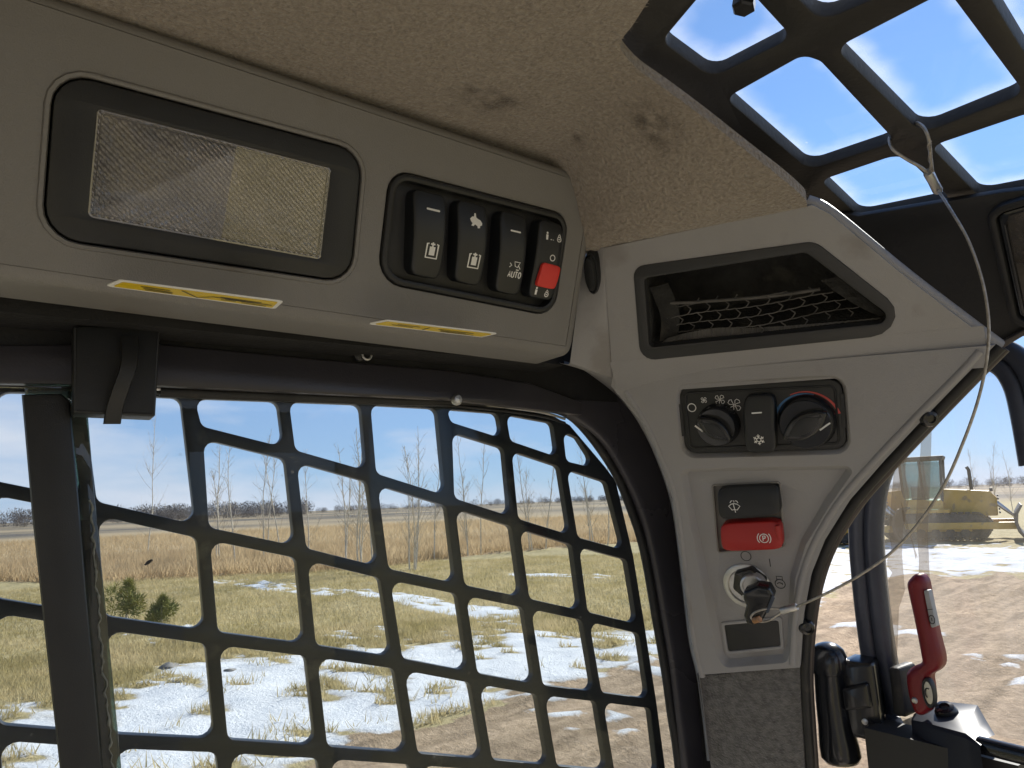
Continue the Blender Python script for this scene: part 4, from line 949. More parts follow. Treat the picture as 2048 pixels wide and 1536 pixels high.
for r_i in range(-1, 12):
    for c_i in range(-1, 18):
        cx = x0n + (c_i + .5 * (r_i % 2)) * pitch; cy = y0n + r_i * hexh * .75
        jx = lambda k: random.uniform(-.0007, .0007)
        pts6 = [(cx - pitch * .28, cy + hexh * .375), (cx + pitch * .28, cy + hexh * .375), (cx + pitch * .5, cy), (cx + pitch * .28, cy - hexh * .375), (cx - pitch * .28, cy - hexh * .375)]
        for a, b in zip(pts6, pts6[1:]):
            m_ = ((a[0] + b[0]) / 2, (a[1] + b[1]) / 2)
            if innet(m_):
                gs.append(tube_geo([NP_.p3(a[0], a[1], sag(*a)), NP_.p3(m_[0], m_[1] - .0004, sag(*m_)), NP_.p3(b[0], b[1], sag(*b))], .00048, 5))
mesh('net', *join(*gs), 'net_cord', pocket, ang=80)
def band(name, pts_, r, m): mesh(name, *tube_geo(catmull([NP_.at(h).hit(u, v) for u, v, h in pts_], 5), r, 7), m, pocket)
band('net_hem', [(1338, 606, 0), (1380, 605, .001), (1418, 602, 0), (1450, 600, .001), (1535, 593, 0), (1590, 586, .001), (1640, 578, .002)], .0011, 'net_cord')
el_t = catmull([NP_.at(.003).hit(u, v) for u, v in [(1335, 676), (1380, 664), (1440, 655), (1500, 655), (1560, 652), (1640, 646), (1770, 634)]], 24)
el_b = catmull([NP_.at(.003).hit(u, v) for u, v in [(1315, 690), (1380, 685), (1440, 681), (1500, 677), (1560, 672), (1640, 664), (1790, 646)]], 24)
zig = lambda L_: [p + NP_.n * (.0005 * (i % 2)) for i, p in enumerate(L_)]
mesh('elastic_band', *strip_geo([zig(el_t), zig([a.lerp(b, .5) + NP_.n * .0015 for a, b in zip(el_t, el_b)]), zig(el_b)]), 'net_cord', pocket, ang=20)
for us in ([(1298, 575), (1310, 600), (1322, 640), (1318, 690)], [(1640, 560), (1680, 590), (1730, 620), (1780, 640)]):
    pt = catmull([NP_.at(.002).hit(*p) for p in us], 6)
    mesh('hook_strip', *strip_geo([pt, [p + VT.ex * .006 + VT.n * random.uniform(-.001, .0015) for p in pt], [p + VT.ex * .013 - VT.n * .003 for p in pt]]), 'pocket_felt', pocket)

# ---- climate control panel
clim = thing('climate_panel', 'black climate control panel with two rotary knobs and a centre rocker', 'control panel', P.p3(*P.px(1525, 900), -.01))
CP = P.at(-.002)
cq = CP.poly([(1357, 775), (1683, 757), (1695, 899), (1370, 908)])
co_ = rnd(cq, .008)
plate('face_plate', CP, co_, 'black_plastic', clim, h0=-.006, h1=0, bv=.0016)
g = strip_geo([[CP.p3(a, b, -.0001) for a, b in off(ccw(co_), .0035)], [CP.p3(a, b, .0007) for a, b in off(ccw(co_), .0041)], [CP.p3(a, b, .0006) for a, b in off(ccw(co_), .0048)], [CP.p3(a, b, -.0001) for a, b in off(ccw(co_), .0053)]], True)
mesh('raised_rim', *g, 'black_plastic', clim)
for u in ((1361, 808, 1367, 872), (1684, 787, 1689, 855)):
    q0, q1 = Vector(CP.px(u[0], u[1])), Vector(CP.px(u[2], u[3])); sx_ = Vector((.0022, 0))
    plate('slot', CP, [tuple(q0 - sx_ / 2), tuple(q0 + sx_ / 2), tuple(q1 + sx_ / 2), tuple(q1 - sx_ / 2)], 'dark_print', clim, h0=.0002, h1=.0006, bv=0)
def knob(u, v, R, rot, label, mk):
    c = CP.at(.009).px(u, v); o = mesh('knob', *lathe_geo(CP, c[0], c[1], [(R * 1.02, 0), (R * 1.02, .003), (R * .97, .0045), (R * .93, .0095), (R * .88, .0105), (.0005, .0105)], 36), 'black_gloss', clim, ang=35)
    tag(o, label)
    # pointed grip: a vesica with a dished top
    n_ = 18; a0 = math.asin(.62)
    L_, W_ = R * .90, R * .40
    ves = []
    for k in range(n_ + 1): t = -1 + 2 * k / n_; ves.append((L_ * t, W_ * (1 - t * t) + .0008))
    for k in range(n_ + 1): t = 1 - 2 * k / n_; ves.append((L_ * t, -W_ * (1 - t * t) - .0008))
    cr_, sr_ = math.cos(rot), math.sin(rot)
    vs = [(c[0] + a * cr_ - b * sr_, c[1] + a * sr_ + b * cr_) for a, b in ves]
    plate('grip', CP, vs, 'black_gloss', o, h0=.009, h1=.0165, bv=.0016, steps=3)
    ins = off(ccw(vs), .0034)
    plate('grip_inlay', CP, ins, 'rocker_black', o, h0=.0160, h1=.0168, bv=.0003)
    return o
C2 = CP.at(.0107)
k1 = knob(1432, 854, .0148, rad(-38), 'fan speed knob turned to off', None)
stamp(C2, [([(-1, 0), (1, 0)], False)], 1398, 857, .0034, .0012, lambda a, b: 0, 'pointer_mark', 'white_print', k1, rad(-42))
k2 = knob(1611, 848, .0180, rad(30), 'temperature knob turned to hot', None)
stamp(C2, [([(-1, 0), (1, 0)], False)], 1650, 853, .0041, .0011, lambda a, b: 0, 'pointer_mark', 'white_print', k2, rad(34))
z0 = lambda a, b: 0.0002
blade = lambda k: [(math.cos(k + t * 1.0) * r, math.sin(k + t * 1.0) * r) for t, r in ((-.05, .15), (-.32, .6), (-.42, .9), (-.1, 1.02), (.32, .98), (.55, .7), (.42, .35))]
fan = [(blade(math.pi / 4 + k * math.pi / 2), True) for k in range(4)] + [(circ(.14, 8), True)]
for (u, v, s) in ((1408, 800, .0022), (1440, 799, .0036), (1469, 810, .0048)):
    stamp(CP, fan, u, v, s, .00042, z0, 'fan_symbol', 'white_print', clim)
stamp(CP, [(circ(1, 24), True)], 1384, 815, .0029, .0007, z0, 'off_symbol', 'white_print', clim)
arc_c = CP.px(1613, 846)
def arc(a0, a1, r, w0, w1, name, m):
    n_ = 30; V_, F_ = [], []
    for k in range(n_ + 1):
        a = a0 + (a1 - a0) * k / n_; w = w0 + (w1 - w0) * k / n_
        for rr in (r - w / 2, r + w / 2): V_.append(CP.p3(arc_c[0] + rr * math.cos(a), arc_c[1] + rr * math.sin(a), .0003))
    for k in range(n_): F_.append((2 * k, 2 * k + 1, 2 * k + 3, 2 * k + 2))
    mesh(name, V_, F_, m, clim, smooth=False)
arc(rad(185), rad(70), .0202, .0022, .0005, 'cold_arc', 'print_blue'); arc(rad(112), rad(14), .0215, .0006, .0018, 'hot_arc', 'print_red')
CR_ = P.at(.0045)
g, hf = rocker_geo(CR_, [CR_.px(*p) for p in [(1490, 795), (1546, 792), (1550, 901), (1495, 903)]], depth=.009, crown=.0028, n=7)
cro = mesh('rocker_switch', *g, 'rocker_black', clim, ang=50)
stamp(CR_, dash, 1515, 824, .0030, .0006, hf, 'symbol', 'white_print', cro)
flake = [([(math.cos(a) * .35, math.sin(a) * .35), (math.cos(a) * 1.05, math.sin(a) * 1.05)], False) for a in [k * math.pi / 3 + math.pi / 6 for k in range(6)]]
for k in range(6):
    a = k * math.pi / 3 + math.pi / 6
    for s_ in (-1, 1): flake.append(([(math.cos(a) * .62, math.sin(a) * .62), (math.cos(a) * .8 - s_ * math.sin(a) * .28, math.sin(a) * .8 + s_ * math.cos(a) * .28)], False))
flake.append((circ(.42, 6, a0=0, a1=2 * math.pi), True))
stamp(CR_, flake, 1519, 878, .0037, .0006, hf, 'symbol', 'white_print', cro)

# ---- wiper and parking brake switches
swm = thing('switch_mount', 'recessed grey mount holding a wiper switch and a red parking brake switch', 'switch mount', IP.p3(*IP.px(1497, 1098), -.008))
plate('recess_floor', IP, off(ccw(sw_rec), -.0008), 'grey_mount', swm, h0=-.011, h1=-.004, bv=0)
plate('recess_rim', IP, off(ccw(sw_rec), -.0010), 'grey_mount', swm, [off(ccw(sw_rec), .0004)], h0=-.002, h1=.0008, bv=.0005)
RP = P.at(.0015)
g, hf = rocker_geo(RP, [RP.px(*p) for p in [(1437, 979), (1552, 974), (1559, 1026), (1443, 1036)]], depth=.009, crown=.0012, n=7, tilt=-.0022)
wsw = mesh('wiper_switch', *g, 'rocker_black', swm, ang=50); tag(wsw, 'black rocker with a white wiper symbol')
wip = [([(-1, .15), (-.5, .5), (0, .6), (.5, .5), (1, .15), (.45, -.55), (0, -.45), (-.45, -.55)], True), ([(-.15, .55), (.12, -1)], False), ([(-.7, .7), (-.55, 1.0), (-.25, 1.1)], False), ([(.7, .7), (.55, 1.0), (.25, 1.1)], False), ([(0, .8), (0, 1.15)], False)]
stamp(RP, wip, 1470, 1012, .0040, .00055, hf, 'symbol', 'white_print', wsw)
RP2 = P.at(.0025)
g, hf = rocker_geo(RP2, [RP2.px(*p) for p in [(1443, 1051), (1558, 1047), (1563, 1095), (1448, 1100)]], depth=.010, crown=.0014, n=7, tilt=-.0010)
psw = mesh('parking_brake_switch', *g, 'red_plastic', swm, ang=50); tag(psw, 'red rocker with a white parking brake symbol')
stamp(RP2, [(circ(.72, 20), True), (circ(1.1, 10, (0, 0), rad(135), rad(225), False), False), (circ(1.1, 10, (0, 0), rad(-45), rad(45), False), False)], 1529, 1075, .0042, .0006, hf, 'symbol', 'white_print', psw)
text(RP2, 'P', 1529, 1075, .0034, .0007, hf, 'lettering', 'white_print', psw)
RP3 = P.at(.0040)
plate('finger_lip', RP3, rnd(RP3.poly([(1549, 1052), (1559, 1051), (1564, 1094), (1555, 1096)]), .001), 'red_plastic', psw, h0=-.004, h1=0, bv=.0008)

# ---- key switch
ign = thing('key_switch', 'keyed ignition switch with black nut and zinc washer on the corner trim', 'ignition switch', IP.p3(*IP.px(1494, 1171), 0))
c = IP.px(1494, 1171); IP.c = c
mesh('washer', *lathe_geo(IP, c[0], c[1], [(.0172, 0), (.0172, .0012), (.0160, .002), (.0135, .0022), (.0125, .0012)], 40), 'zinc', ign, ang=35)
c = IP.at(.006).px(1499, 1168)
nut = [(c[0] + .0128 * math.cos(k * math.pi / 3 + .3), c[1] + .0128 * math.sin(k * math.pi / 3 + .3)) for k in range(6)]
plate('nut', IP, rnd(nut, .003), 'black_gloss', ign, h0=.001, h1=.0085, bv=.0015)
c = IP.at(.011).px(1506, 1172)
mesh('barrel', *lathe_geo(IP, c[0], c[1], [(.0088, .006), (.0088, .0125), (.0080, .0132), (.0070, .0132), (.0066, .0122), (.0004, .0122)], 30), 'zinc', ign, ang=35)
key = thing('ignition_key', 'black plastic headed key in the ignition switch, tied to the steel lanyard', 'key', IP.p3(*IP.px(1515, 1190), .015))
KP = Pl(IP.p3(*IP.px(1512, 1190), .013), (nP * .35 + dP.normalized() * .62 - Z * .25), Vector((0, 0, 1)))
K0 = P.at(.020)
kc = [K0.hit(*p) for p in [(1489, 1178), (1520, 1164), (1546, 1178), (1553, 1196), (1540, 1214), (1528, 1236), (1520, 1246), (1500, 1246), (1489, 1236), (1491, 1214), (1487, 1196)]]
kq = [K0.px(*p) for p in [(1489, 1180), (1517, 1168), (1540, 1172), (1549, 1190), (1544, 1206), (1533, 1226), (1524, 1242), (1508, 1248), (1494, 1242), (1489, 1228), (1494, 1208), (1488, 1194)]]
plate('key_head', K0, rnd(kq, .002), 'black_gloss', key, h0=-.006, h1=.004, bv=.0025, steps=3)
K1 = P.at(.0185)
plate('key_face', K0, rnd([K0.px(*p) for p in [(1547, 1182), (1552, 1192), (1540, 1220), (1533, 1220)]], .0008), mat('key_side', (.03, .045, .075), .35), key, h0=.0035, h1=.0048, bv=.0005)
mesh('blade', *box_geo(IP.p3(*IP.px(1508, 1178), .012), .008, .008, .002), 'steel', key, smooth=False)
zz = lambda a, b: 0.0
stamp(IP, [(circ(1, 24), True)], 1492, 1112, .0036, .0005, zz, 'off_mark', 'dark_print', ign)
stamp(IP, [([(0, -1), (0, 1)], False)], 1540, 1125, .0030, .0006, zz, 'on_mark', 'dark_print', ign)
stamp(IP, [(circ(.75, 16, (0, -.3)), True), ([(-.4, .35), (-.45, .95), (.45, .95), (.4, .35)], False), (circ(.45, 8, (-.05, -.55), rad(150), rad(35), False), False), ([(.32, -.45), (.35, -.15), (.05, -.2)], False)], 1560, 1164, .0046, .0006, zz, 'start_mark', 'dark_print', ign)
blank = thing('blank_plate', 'plain black blanking plate under the key switch', 'blanking plate', IP.p3(*IP.px(1505, 1300), 0))
bq = IP.poly([(1449, 1250), (1557, 1240), (1561, 1291), (1457, 1302)])
plate('surround', IP, rnd(off(ccw(bq), -.0028), .002), 'grey_plastic_lit', blank, [rnd(bq, .0015)], h0=-.001, h1=.0012, bv=.001)
plate('cover', IP, rnd(bq, .0015), 'black_plastic', blank, h0=-.002, h1=.0006, bv=.0006)

# ---- lanyard
lan = thing('steel_lanyard', 'thin braided steel lanyard hanging from the roof hatch to the ignition key', 'cable', H.hit(1865, 358))
hp = lambda u, v, h: H.at(h).hit(u, v)
start = hp(1874, 376, .012); endp = K0.at(.004).hit(1592, 1214)
cpx = [(1874, 378), (1900, 418), (1936, 480), (1964, 560), (1977, 640), (1974, 715), (1956, 800), (1926, 885), (1888, 970), (1838, 1045), (1780, 1107), (1715, 1153), (1650, 1188), (1592, 1214)]
d0 = (start - EYE).dot(VD); d1 = (endp - EYE).dot(VD); cpts = []
for k, (u, v) in enumerate(cpx):
    t = k / (len(cpx) - 1); dpt = d0 * (1 - t) + d1 * t - .06 * math.sin(math.pi * min(1, t * 1.0)) ** .6
    r = VD + VR * ((u - 1024) / FOC) + VU * ((768 - v) / FOC); cpts.append(EYE + r * dpt)
mesh('cable', *tube_geo(catmull(cpts, 10), .00085, 7), 'cable_steel', lan, ang=60)
lp = [hp(1866, 352, .010), hp(1861, 310, .012), hp(1858, 280, .010), hp(1848, 256, .004), hp(1830, 245, -.004), hp(1812, 250, -.014), hp(1790, 262, -.014), hp(1779, 275, -.004), hp(1785, 298, .006), hp(1812, 318, .010), hp(1842, 335, .011), hp(1860, 350, .010)]
mesh('upper_loop', *tube_geo(catmull(lp, 6), .00095, 7), 'cable_steel', lan, ang=60)
def ferr(name, a, b, r, m): 
    o = mesh(name, *tube_geo([a, a.lerp(b, .08), a.lerp(b, .5), a.lerp(b, .92), b], [r * .85, r, r * .92, r, r * .85], 10), m, lan, ang=40); return o
ferr('ferrule', hp(1856, 344, .011), hp(1876, 382, .012), .0030, 'zinc')
coil = [hp(1858.5 + (i / 40) * 3 + .3, 283 + i * 1.2, .0116) + (H.ex * math.cos(i * 2.2) + H.n * math.sin(i * 2.2)) * .0012 for i in range(48)]
mesh('loop_coil', *tube_geo(coil, .00035, 5), 'cable_steel', lan)
kl = [K0.at(.004).hit(*p) for p in [(1566, 1218), (1545, 1217), (1525, 1219), (1508, 1226), (1502, 1236), (1515, 1243), (1535, 1242), (1552, 1232), (1566, 1222)]]
mesh('lower_loop', *tube_geo(catmull(kl, 6), .0008, 7), 'cable_steel', lan, ang=60)
ferr('ferrule', K0.at(.004).hit(1562, 1222), K0.at(.004).hit(1594, 1213), .0026, 'zinc')
mesh('copper_bush', *tube_geo([K0.at(.0035).hit(1508, 1241), K0.at(.0055).hit(1520, 1238)], .0022, 10), 'copper', key)

# ------------------------------------------------------------------ roof hatch
hatch = thing('roof_hatch', 'black steel roof grille with rounded openings under a clear dusty skylight pane', 'roof hatch', H.p3(0, 0, 0))
hc = [[(1324, 84), (1405, -12), (1502, -12), (1583, 76), (1424, 156)],
      [(1452, 198), (1606, 112), (1640, 124), (1790, 284), (1618, 340)],
      [(1642, 362), (1802, 308), (1904, 402), (1722, 437)],
      [(1672, 98), (1890, -14), (1904, -4), (2048, 188), (1844, 268)],
      [(1862, 294), (2075, 222), (2250, 345), (1962, 397)],
      [(1560, -40), (1642, 44), (1800, -24), (1740, -120)],
      [(1960, -40), (2068, 136), (2240, 70), (2130, -130)],
      [(2075, 185), (2110, 160), (2250, 110), (2420, 280), (2200, 300)],
      [(1330, -120), (1400, -40), (1500, -40), (1560, -140), (1480, -260)]]
hh = [rnd(H.poly(q), .0085, 5) for q in hc]
hout = H.poly([(1215, -60), (1225, 150), (1560, 420), (1700, 475), (2030, 440), (2500, 360), (2560, 250), (2200, -330), (1500, -420), (1240, -200)])
plate('grille', H, hout, 'hatch_paint', hatch, hh, h0=-.008, h1=0, bv=.0012)
bp_ = H.px(1489, 2); mesh('bolt', *lathe_geo(H, *bp_, [(.0055, 0), (.0055, .004), (.0045, .005), (.0005, .005)], 6), 'black_gloss', hatch, ang=20)
# pane above the grille: dust gathers along the bars
HP = H.at(-.0088)
lo = np.array(HP.poly([(1200, -80), (1215, 160), (1560, 430), (1700, 480), (2040, 450), (2520, 370)])); 
ax_, bx_ = np.meshgrid(np.linspace(lo[:, 0].min() - .02, lo[:, 0].max() + .05, 150), np.linspace(-.08, .34, 150))
HPs = HP.ey
b_lo, b_hi = min(H.poly([(1700, 475), (2200, -330)])[0][1], H.poly([(1700, 475), (2200, -330)])[1][1]), 0
bb = [p[1] for p in hout]; aa = [p[0] for p in hout]
ax_, bx_ = np.meshgrid(np.linspace(min(aa), max(aa), 190), np.linspace(min(bb), max(bb), 190))
dm = np.full(ax_.shape, -9.0)
for q in hh: dm = np.maximum(dm, inside_dist(q, ax_ - .000, bx_ - .000))
dn1 = fbm(ax_, bx_, 90, 4, 5); dn2 = fbm(ax_ * 2.5 + bx_, bx_ * .7 - ax_ * 1.5, 60, 4, 6)
wdt = .006 + .010 * dn1
dust = np.clip(1 - (dm - .001) / wdt, 0, 1) ** 1.6 * (0.15 + .40 * dn1)
dust = np.where(dm < -.004, 0.25, dust)
hv3 = [HP.p3(a, b, 0) for a, b in zip(ax_.ravel(), bx_.ravel())]
n_ = 190; idx = (np.arange(n_ - 1)[:, None] * n_ + np.arange(n_ - 1)).ravel()
V_ = np.array([tuple(p) for p in hv3])
pane = mesh('pane', V_, np.stack([idx, idx + 1, idx + n_ + 1, idx + n_], 1).tolist(), 'hatch_pane', hatch)
at = pane.data.attributes.new('dust', 'FLOAT', 'POINT'); at.data.foreach_set('value', dust.astype(np.float32).ravel())

# front header under the hatch
fh = thing('front_header', 'dark painted front header between the roof hatch and the door opening', 'header', NF.p3(0, 0, 0))
plate('panel', NF, NF.poly([(1560, 400), (1640, 415), (1715, 432), (2000, 385), (2500, 330), (2600, 560), (2048, 664), (1985, 702), (1900, 660), (1700, 520)]), 'hatch_paint', fh, h0=-.006, h1=0, bv=.001)
plate('lower_lip', NF, NF.poly([(1985, 690), (2048, 656), (2300, 590), (2300, 606), (2048, 668), (1990, 703)]), mat('lip_brown', (.10, .085, .075), .5, var=.2), fh, h0=-.002, h1=.004, bv=.001)
mir = thing('rounded_port', 'rubber edged rounded port at the right end of the front header', 'port', NF.p3(*NF.px(2040, 500), 0))
mo = rnd(NF.poly([(1977, 424), (2002, 404), (2080, 380), (2200, 370), (2200, 640), (2062, 652), (2024, 634)]), .010)
plate('outer_gasket', NF, mo, 'rubber', mir, [off(ccw(mo), .005)], h0=0, h1=.007, bv=.002)
plate('inner_gasket', NF, off(ccw(mo), .0055), 'black_gloss', mir, [off(ccw(mo), .009)], h0=0, h1=.005, bv=.0015)
plate('pane', NF, off(ccw(mo), .008), 'grey_pane', mir, h0=.0005, h1=.002, bv=0)

# ------------------------------------------------------------------ front door opening and door
seal = thing('door_seal', 'black bulb seal with brown trim strip along the edge of the corner trim', 'seal', P.p3(*P.px(1612, 1340), -.012))
dpx = [(2000, 692), (1936, 757), (1858, 838), (1778, 924), (1710, 1002), (1660, 1080), (1633, 1150), (1617, 1230), (1609, 1335), (1613, 1430), (1622, 1560), (1636, 1760)]
mesh('bulb', *tube_geo(catmull([P.at(-.007).hit(u + 1, v + 1) for u, v in dpx], 6), .0034, 9), 'rubber', seal, ang=60)
mesh('trim_strip', *tube_geo(catmull([P.at(-.016).hit(u + 11, v + 5) for u, v in dpx], 6), .0027, 9), mat('seal_brown', (.055, .043, .04), .4, var=.3, vscale=30), seal, ang=60)
for (u, v) in ((1857, 836), (1613, 1254)):
    b = thing('trim_bolt', 'black button head bolt at the %s edge of the corner trim' % ('upper sloping' if v < 1000 else 'lower upright'), 'bolt', P.p3(*P.px(u, v), -.004), 'bolts along the trim edge')
    PB_ = Pl(P.at(-.003).hit(u, v), nP + dP.normalized() * .5, dP); mesh('bolt_head', *lathe_geo(PB_, 0, 0, [(.0058, -.004), (.0058, .0005), (.0046, .0032), (.0026, .0040), (.0024, .0026), (.0004, .0026)], 18), 'black_gloss', b, ang=30)

door = thing('front_door', 'curved glass front door with dark rubber edge gasket', 'door', D.p3(0, -.5, 0))
def curved(u, v, h=0.0):                                      # door glass bows outward slightly
    p = D.hit(u, v); return p + D.n * (h - .35 * (p.x + .27) * (p.x + .27))
gpx = [(1778, 1428), (1770, 1392), (1757, 1330), (1745, 1250), (1735, 1160), (1729, 1075), (1732, 1010), (1744, 950), (1775, 885), (1830, 808), (1905, 738), (1970, 708), (2015, 722), (2045, 765), (2062, 830), (2080, 930)]
gc = catmull([curved(*p) for p in gpx], 6)
def sweep(path, prof, up):
    rings = []; n_ = len(path)
    for i, p in enumerate(path):
        t = (path[min(n_ - 1, i + 1)] - path[max(0, i - 1)]).normalized(); s = t.cross(up).normalized(); w = s.cross(t)
        rings.append([p + s * a + w * b for a, b in prof])
    V, F = strip_geo(list(map(list, zip(*rings))), False)
    return V, F
gprof = [(-.0125, -.006), (-.0125, .003), (-.010, .0065), (-.005, .0075), (-.0005, .0062), (.0008, .0035), (.002, .0060), (.006, .0072), (.0105, .0055), (.0125, .002), (.0125, -.006)]
mesh('edge_gasket', *sweep(gc, gprof, D.n), 'gasket_rubber', door, ang=60)
# pane
row = []
ga = [curved(*p) for p in gpx[::-1][2:]]
us = np.linspace(0, 1, 14)
left = catmull([curved(u, v, -.001) for u, v in gpx[:11]], 3); right_x = .45
rings = [[Vector((p.x * (1 - t) + right_x * t, 0, p.z)) for p in left] for t in us]
for R in rings:
    for p in R: p.y = (D.o.y + .06 * (p.x - D.o.x)) + .35 * (p.x + .27) ** 2 + .001
rg2 = rings
V, F = strip_geo(rg2); mesh('glass', V, F, 'door_glass', door, ang=80)
low = [Vector((left[0].x, 0, left[0].z)), Vector((left[0].x + .03, 0, EYE.z - .9))]
# see-through strips that paint the cab pillar's reflections onto the glass
def reflection_strip(px, nm='painted_reflection'):
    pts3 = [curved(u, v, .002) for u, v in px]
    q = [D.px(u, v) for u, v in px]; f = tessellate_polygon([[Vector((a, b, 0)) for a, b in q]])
    o = mesh(nm, pts3, f, 'painted_reflection', door, smooth=False)
reflection_strip([(1803, 895), (1818, 893), (1812, 950), (1822, 985), (1818, 1010), (1808, 1060), (1806, 1110), (1812, 1180), (1800, 1215), (1795, 1330), (1785, 1325), (1778, 1160), (1786, 1145), (1776, 1132), (1776, 1118), (1785, 1098), (1780, 1070), (1784, 1000), (1790, 940)])
reflection_strip([(1845, 850), (1866, 846), (1863, 960), (1858, 1060), (1862, 1160), (1872, 1300), (1850, 1290), (1838, 1220), (1840, 1120), (1834, 1040), (1838, 960), (1843, 905)])
reflection_strip([(1804, 1000), (1812, 1030), (1836, 1110), (1834, 1120), (1826, 1085), (1808, 1040)])

# red door handle
HDp = D.at(.035)
ho = [(1822, 1152), (1833, 1144), (1846, 1147), (1856, 1160), (1861, 1185), (1870, 1230), (1880, 1275), (1889, 1312), (1888, 1332), (1878, 1344), (1866, 1352), (1868, 1372), (1870, 1405), (1862, 1424), (1848, 1433), (1833, 1428), (1824, 1412), (1816, 1385), (1812, 1352), (1816, 1338), (1829, 1328), (1842, 1322), (1842, 1312), (1836, 1280), (1826, 1230), (1815, 1180), (1814, 1164)]
hq = [HDp.px(*p) for p in ho]
hq = off(ccw([(p.x, p.y) for p in catmull([(a, b, 0) for a, b in hq], 3, True)]), .0010)
hdl = plate('handle', HDp, hq, 'handle_red', door, h0=-.006, h1=.006, bv=.006, steps=5); tag(hdl, 'red bent release handle with a grey sticker and a lock')
HD2 = HDp.at(.0062)
plate('sticker', HD2, rnd(HD2.poly([(1847, 1182), (1856, 1179), (1872, 1252), (1862, 1257)]), .001), 'sticker_grey', hdl, h0=-.006, h1=-.0002, bv=.0003)
stamp(HD2, [(circ(1, 16, ry=1.5), True), ([(0, -.5), (0, .6)], False)], 1864, 1239, .0019, .0006, zz, 'sticker_mark', 'dark_print', hdl)
stamp(HD2, [([(-1, 0), (1, 0)], False)], 1859, 1219, .0024, .0004, zz, 'sticker_mark', 'dark_print', hdl, rad(12))
lc = HD2.px(1857, 1386)
mesh('lock_ring', *lathe_geo(HD2, lc[0], lc[1], [(.0100, -.004), (.0100, .0005), (.0092, .0012), (.0078, .0012), (.0074, 0)], 28, .40), 'black_plastic', hdl, ang=40)
mesh('lock_face', *lathe_geo(HD2, lc[0], lc[1], [(.0076, -.004), (.0074, .0002), (.0004, .0005)], 28, .38), 'steel', hdl, ang=40)
stamp(HD2, [(circ(1, 10, a0=rad(60), a1=rad(250), full=False, ry=1.6), False)], 1857, 1386, .0020, .0008, lambda a, b: .0006, 'lock_slot', 'dark_print', hdl)
rc = HD2.px(1829, 1401); mesh('rivet', *lathe_geo(HD2, rc[0], rc[1], [(.0022, -.002), (.0022, .0002), (.0014, .0010), (.0003, .0011)], 12), 'steel', hdl)
bk = D.at(.012)
plate('mount_boss', bk, rnd(bk.poly([(1790, 1328), (1815, 1330), (1828, 1430), (1800, 1424)]), .003), 'rubber', hdl, h0=-.012, h1=.012, bv=.003)

# torn foam where the gasket ends
foam = thing('torn_foam', 'torn tan foam strip below the door gasket', 'foam', D.p3(*D.px(1795, 1500), 0))
fo = [(1752, 1428), (1790, 1432), (1808, 1440), (1822, 1470), (1832, 1530), (1838, 1700), (1765, 1700), (1764, 1530), (1760, 1470)]
plate('strip', D, [D.px(u + random.uniform(-2, 2), v) for u, v in fo], 'tan_foam', foam, h0=-.015, h1=.006, bv=.004, steps=3)
plate('torn_flap', D, [D.px(u, v) for u, v in [(1783, 1424), (1806, 1432), (1815, 1450), (1800, 1462), (1786, 1446)]], 'gasket_rubber', foam, h0=.004, h1=.012, bv=.002)

# hinge
HP_ = Pl(EYE + Vector((-.31, .545, -.15)), Vector((.35, -.93, 0)), Vector((.93, .35, 0)))
def rodgeo(pl, pts, rs, seg=20): return tube_geo([pl.hit(u, v) for u, v in pts], rs, seg)
hinge = mesh('hinge', *rodgeo(HP_, [(1659, 1338), (1660, 1350), (1664, 1400), (1671, 1450), (1678, 1490), (1682, 1512), (1684, 1524), (1685, 1530)], [.0135, .0118, .0122, .0128, .0145, .0148, .012, .004]), 'black_gloss', door, ang=50); tag(hinge, 'glossy black hinge with a domed barrel')
mesh('domed_cap', *rodgeo(HP_, [(1654, 1284), (1654.5, 1288), (1655, 1296), (1656, 1308), (1657, 1322), (1658, 1336), (1659, 1344), (1659, 1347)], [.003, .0075, .0115, .0135, .0142, .0143, .0138, .011]), 'black_gloss', hinge, ang=50)
plate('arm', HP_, rnd(HP_.poly([(1676, 1328), (1700, 1318), (1748, 1324), (1762, 1420), (1770, 1478), (1745, 1482), (1716, 1474), (1700, 1480), (1682, 1440)]), .003), 'black_gloss', hinge, h0=-.02, h1=.004, bv=.003)
plate('leaf', HP_, rnd(HP_.poly([(1688, 1372), (1740, 1360), (1748, 1410), (1694, 1416)]), .002), 'black_gloss', hinge, h0=.004, h1=.010, bv=.002)
sc = HP_.at(.004).px(1730, 1443); mesh('screw', *lathe_geo(HP_, sc[0], sc[1], [(.0022, .003), (.0022, .0052), (.0004, .0056)], 12), 'steel', hinge)

# bracket at the lower right
brk = thing('latch_bracket', 'dark folded steel bracket with a black bolt at the base of the door', 'bracket', D.p3(*D.px(1900, 1520), .02))
b_ = lambda u, v, h: D.at(h).hit(u, v)
top_f = [b_(1835, 1424, .00), b_(1880, 1402, .00), b_(1955, 1410, .00), b_(1972, 1440, .012), b_(1990, 1470, .03)]
top_n = [b_(1822, 1440, .03), b_(1850, 1448, .04), b_(1930, 1470, .05), b_(1945, 1480, .055), b_(1960, 1492, .06)]
bot_n = [p + Vector((0, 0, -.08)) + D.n * .002 for p in top_n]
mesh('folded_plate', *strip_geo([top_f, [a.lerp(b, .5) + Z * .0015 for a, b in zip(top_f, top_n)], [a.lerp(b, .95) for a, b in zip(top_f, top_n)], [b - Z * .002 for b in top_n], bot_n]), mat('bracket_paint', (.03, .033, .045), .42, var=.2, vscale=20, spec=.3), brk, ang=28)
TP = Pl(b_(1893, 1424, .022), Z * .85 + D.n * .5, X)
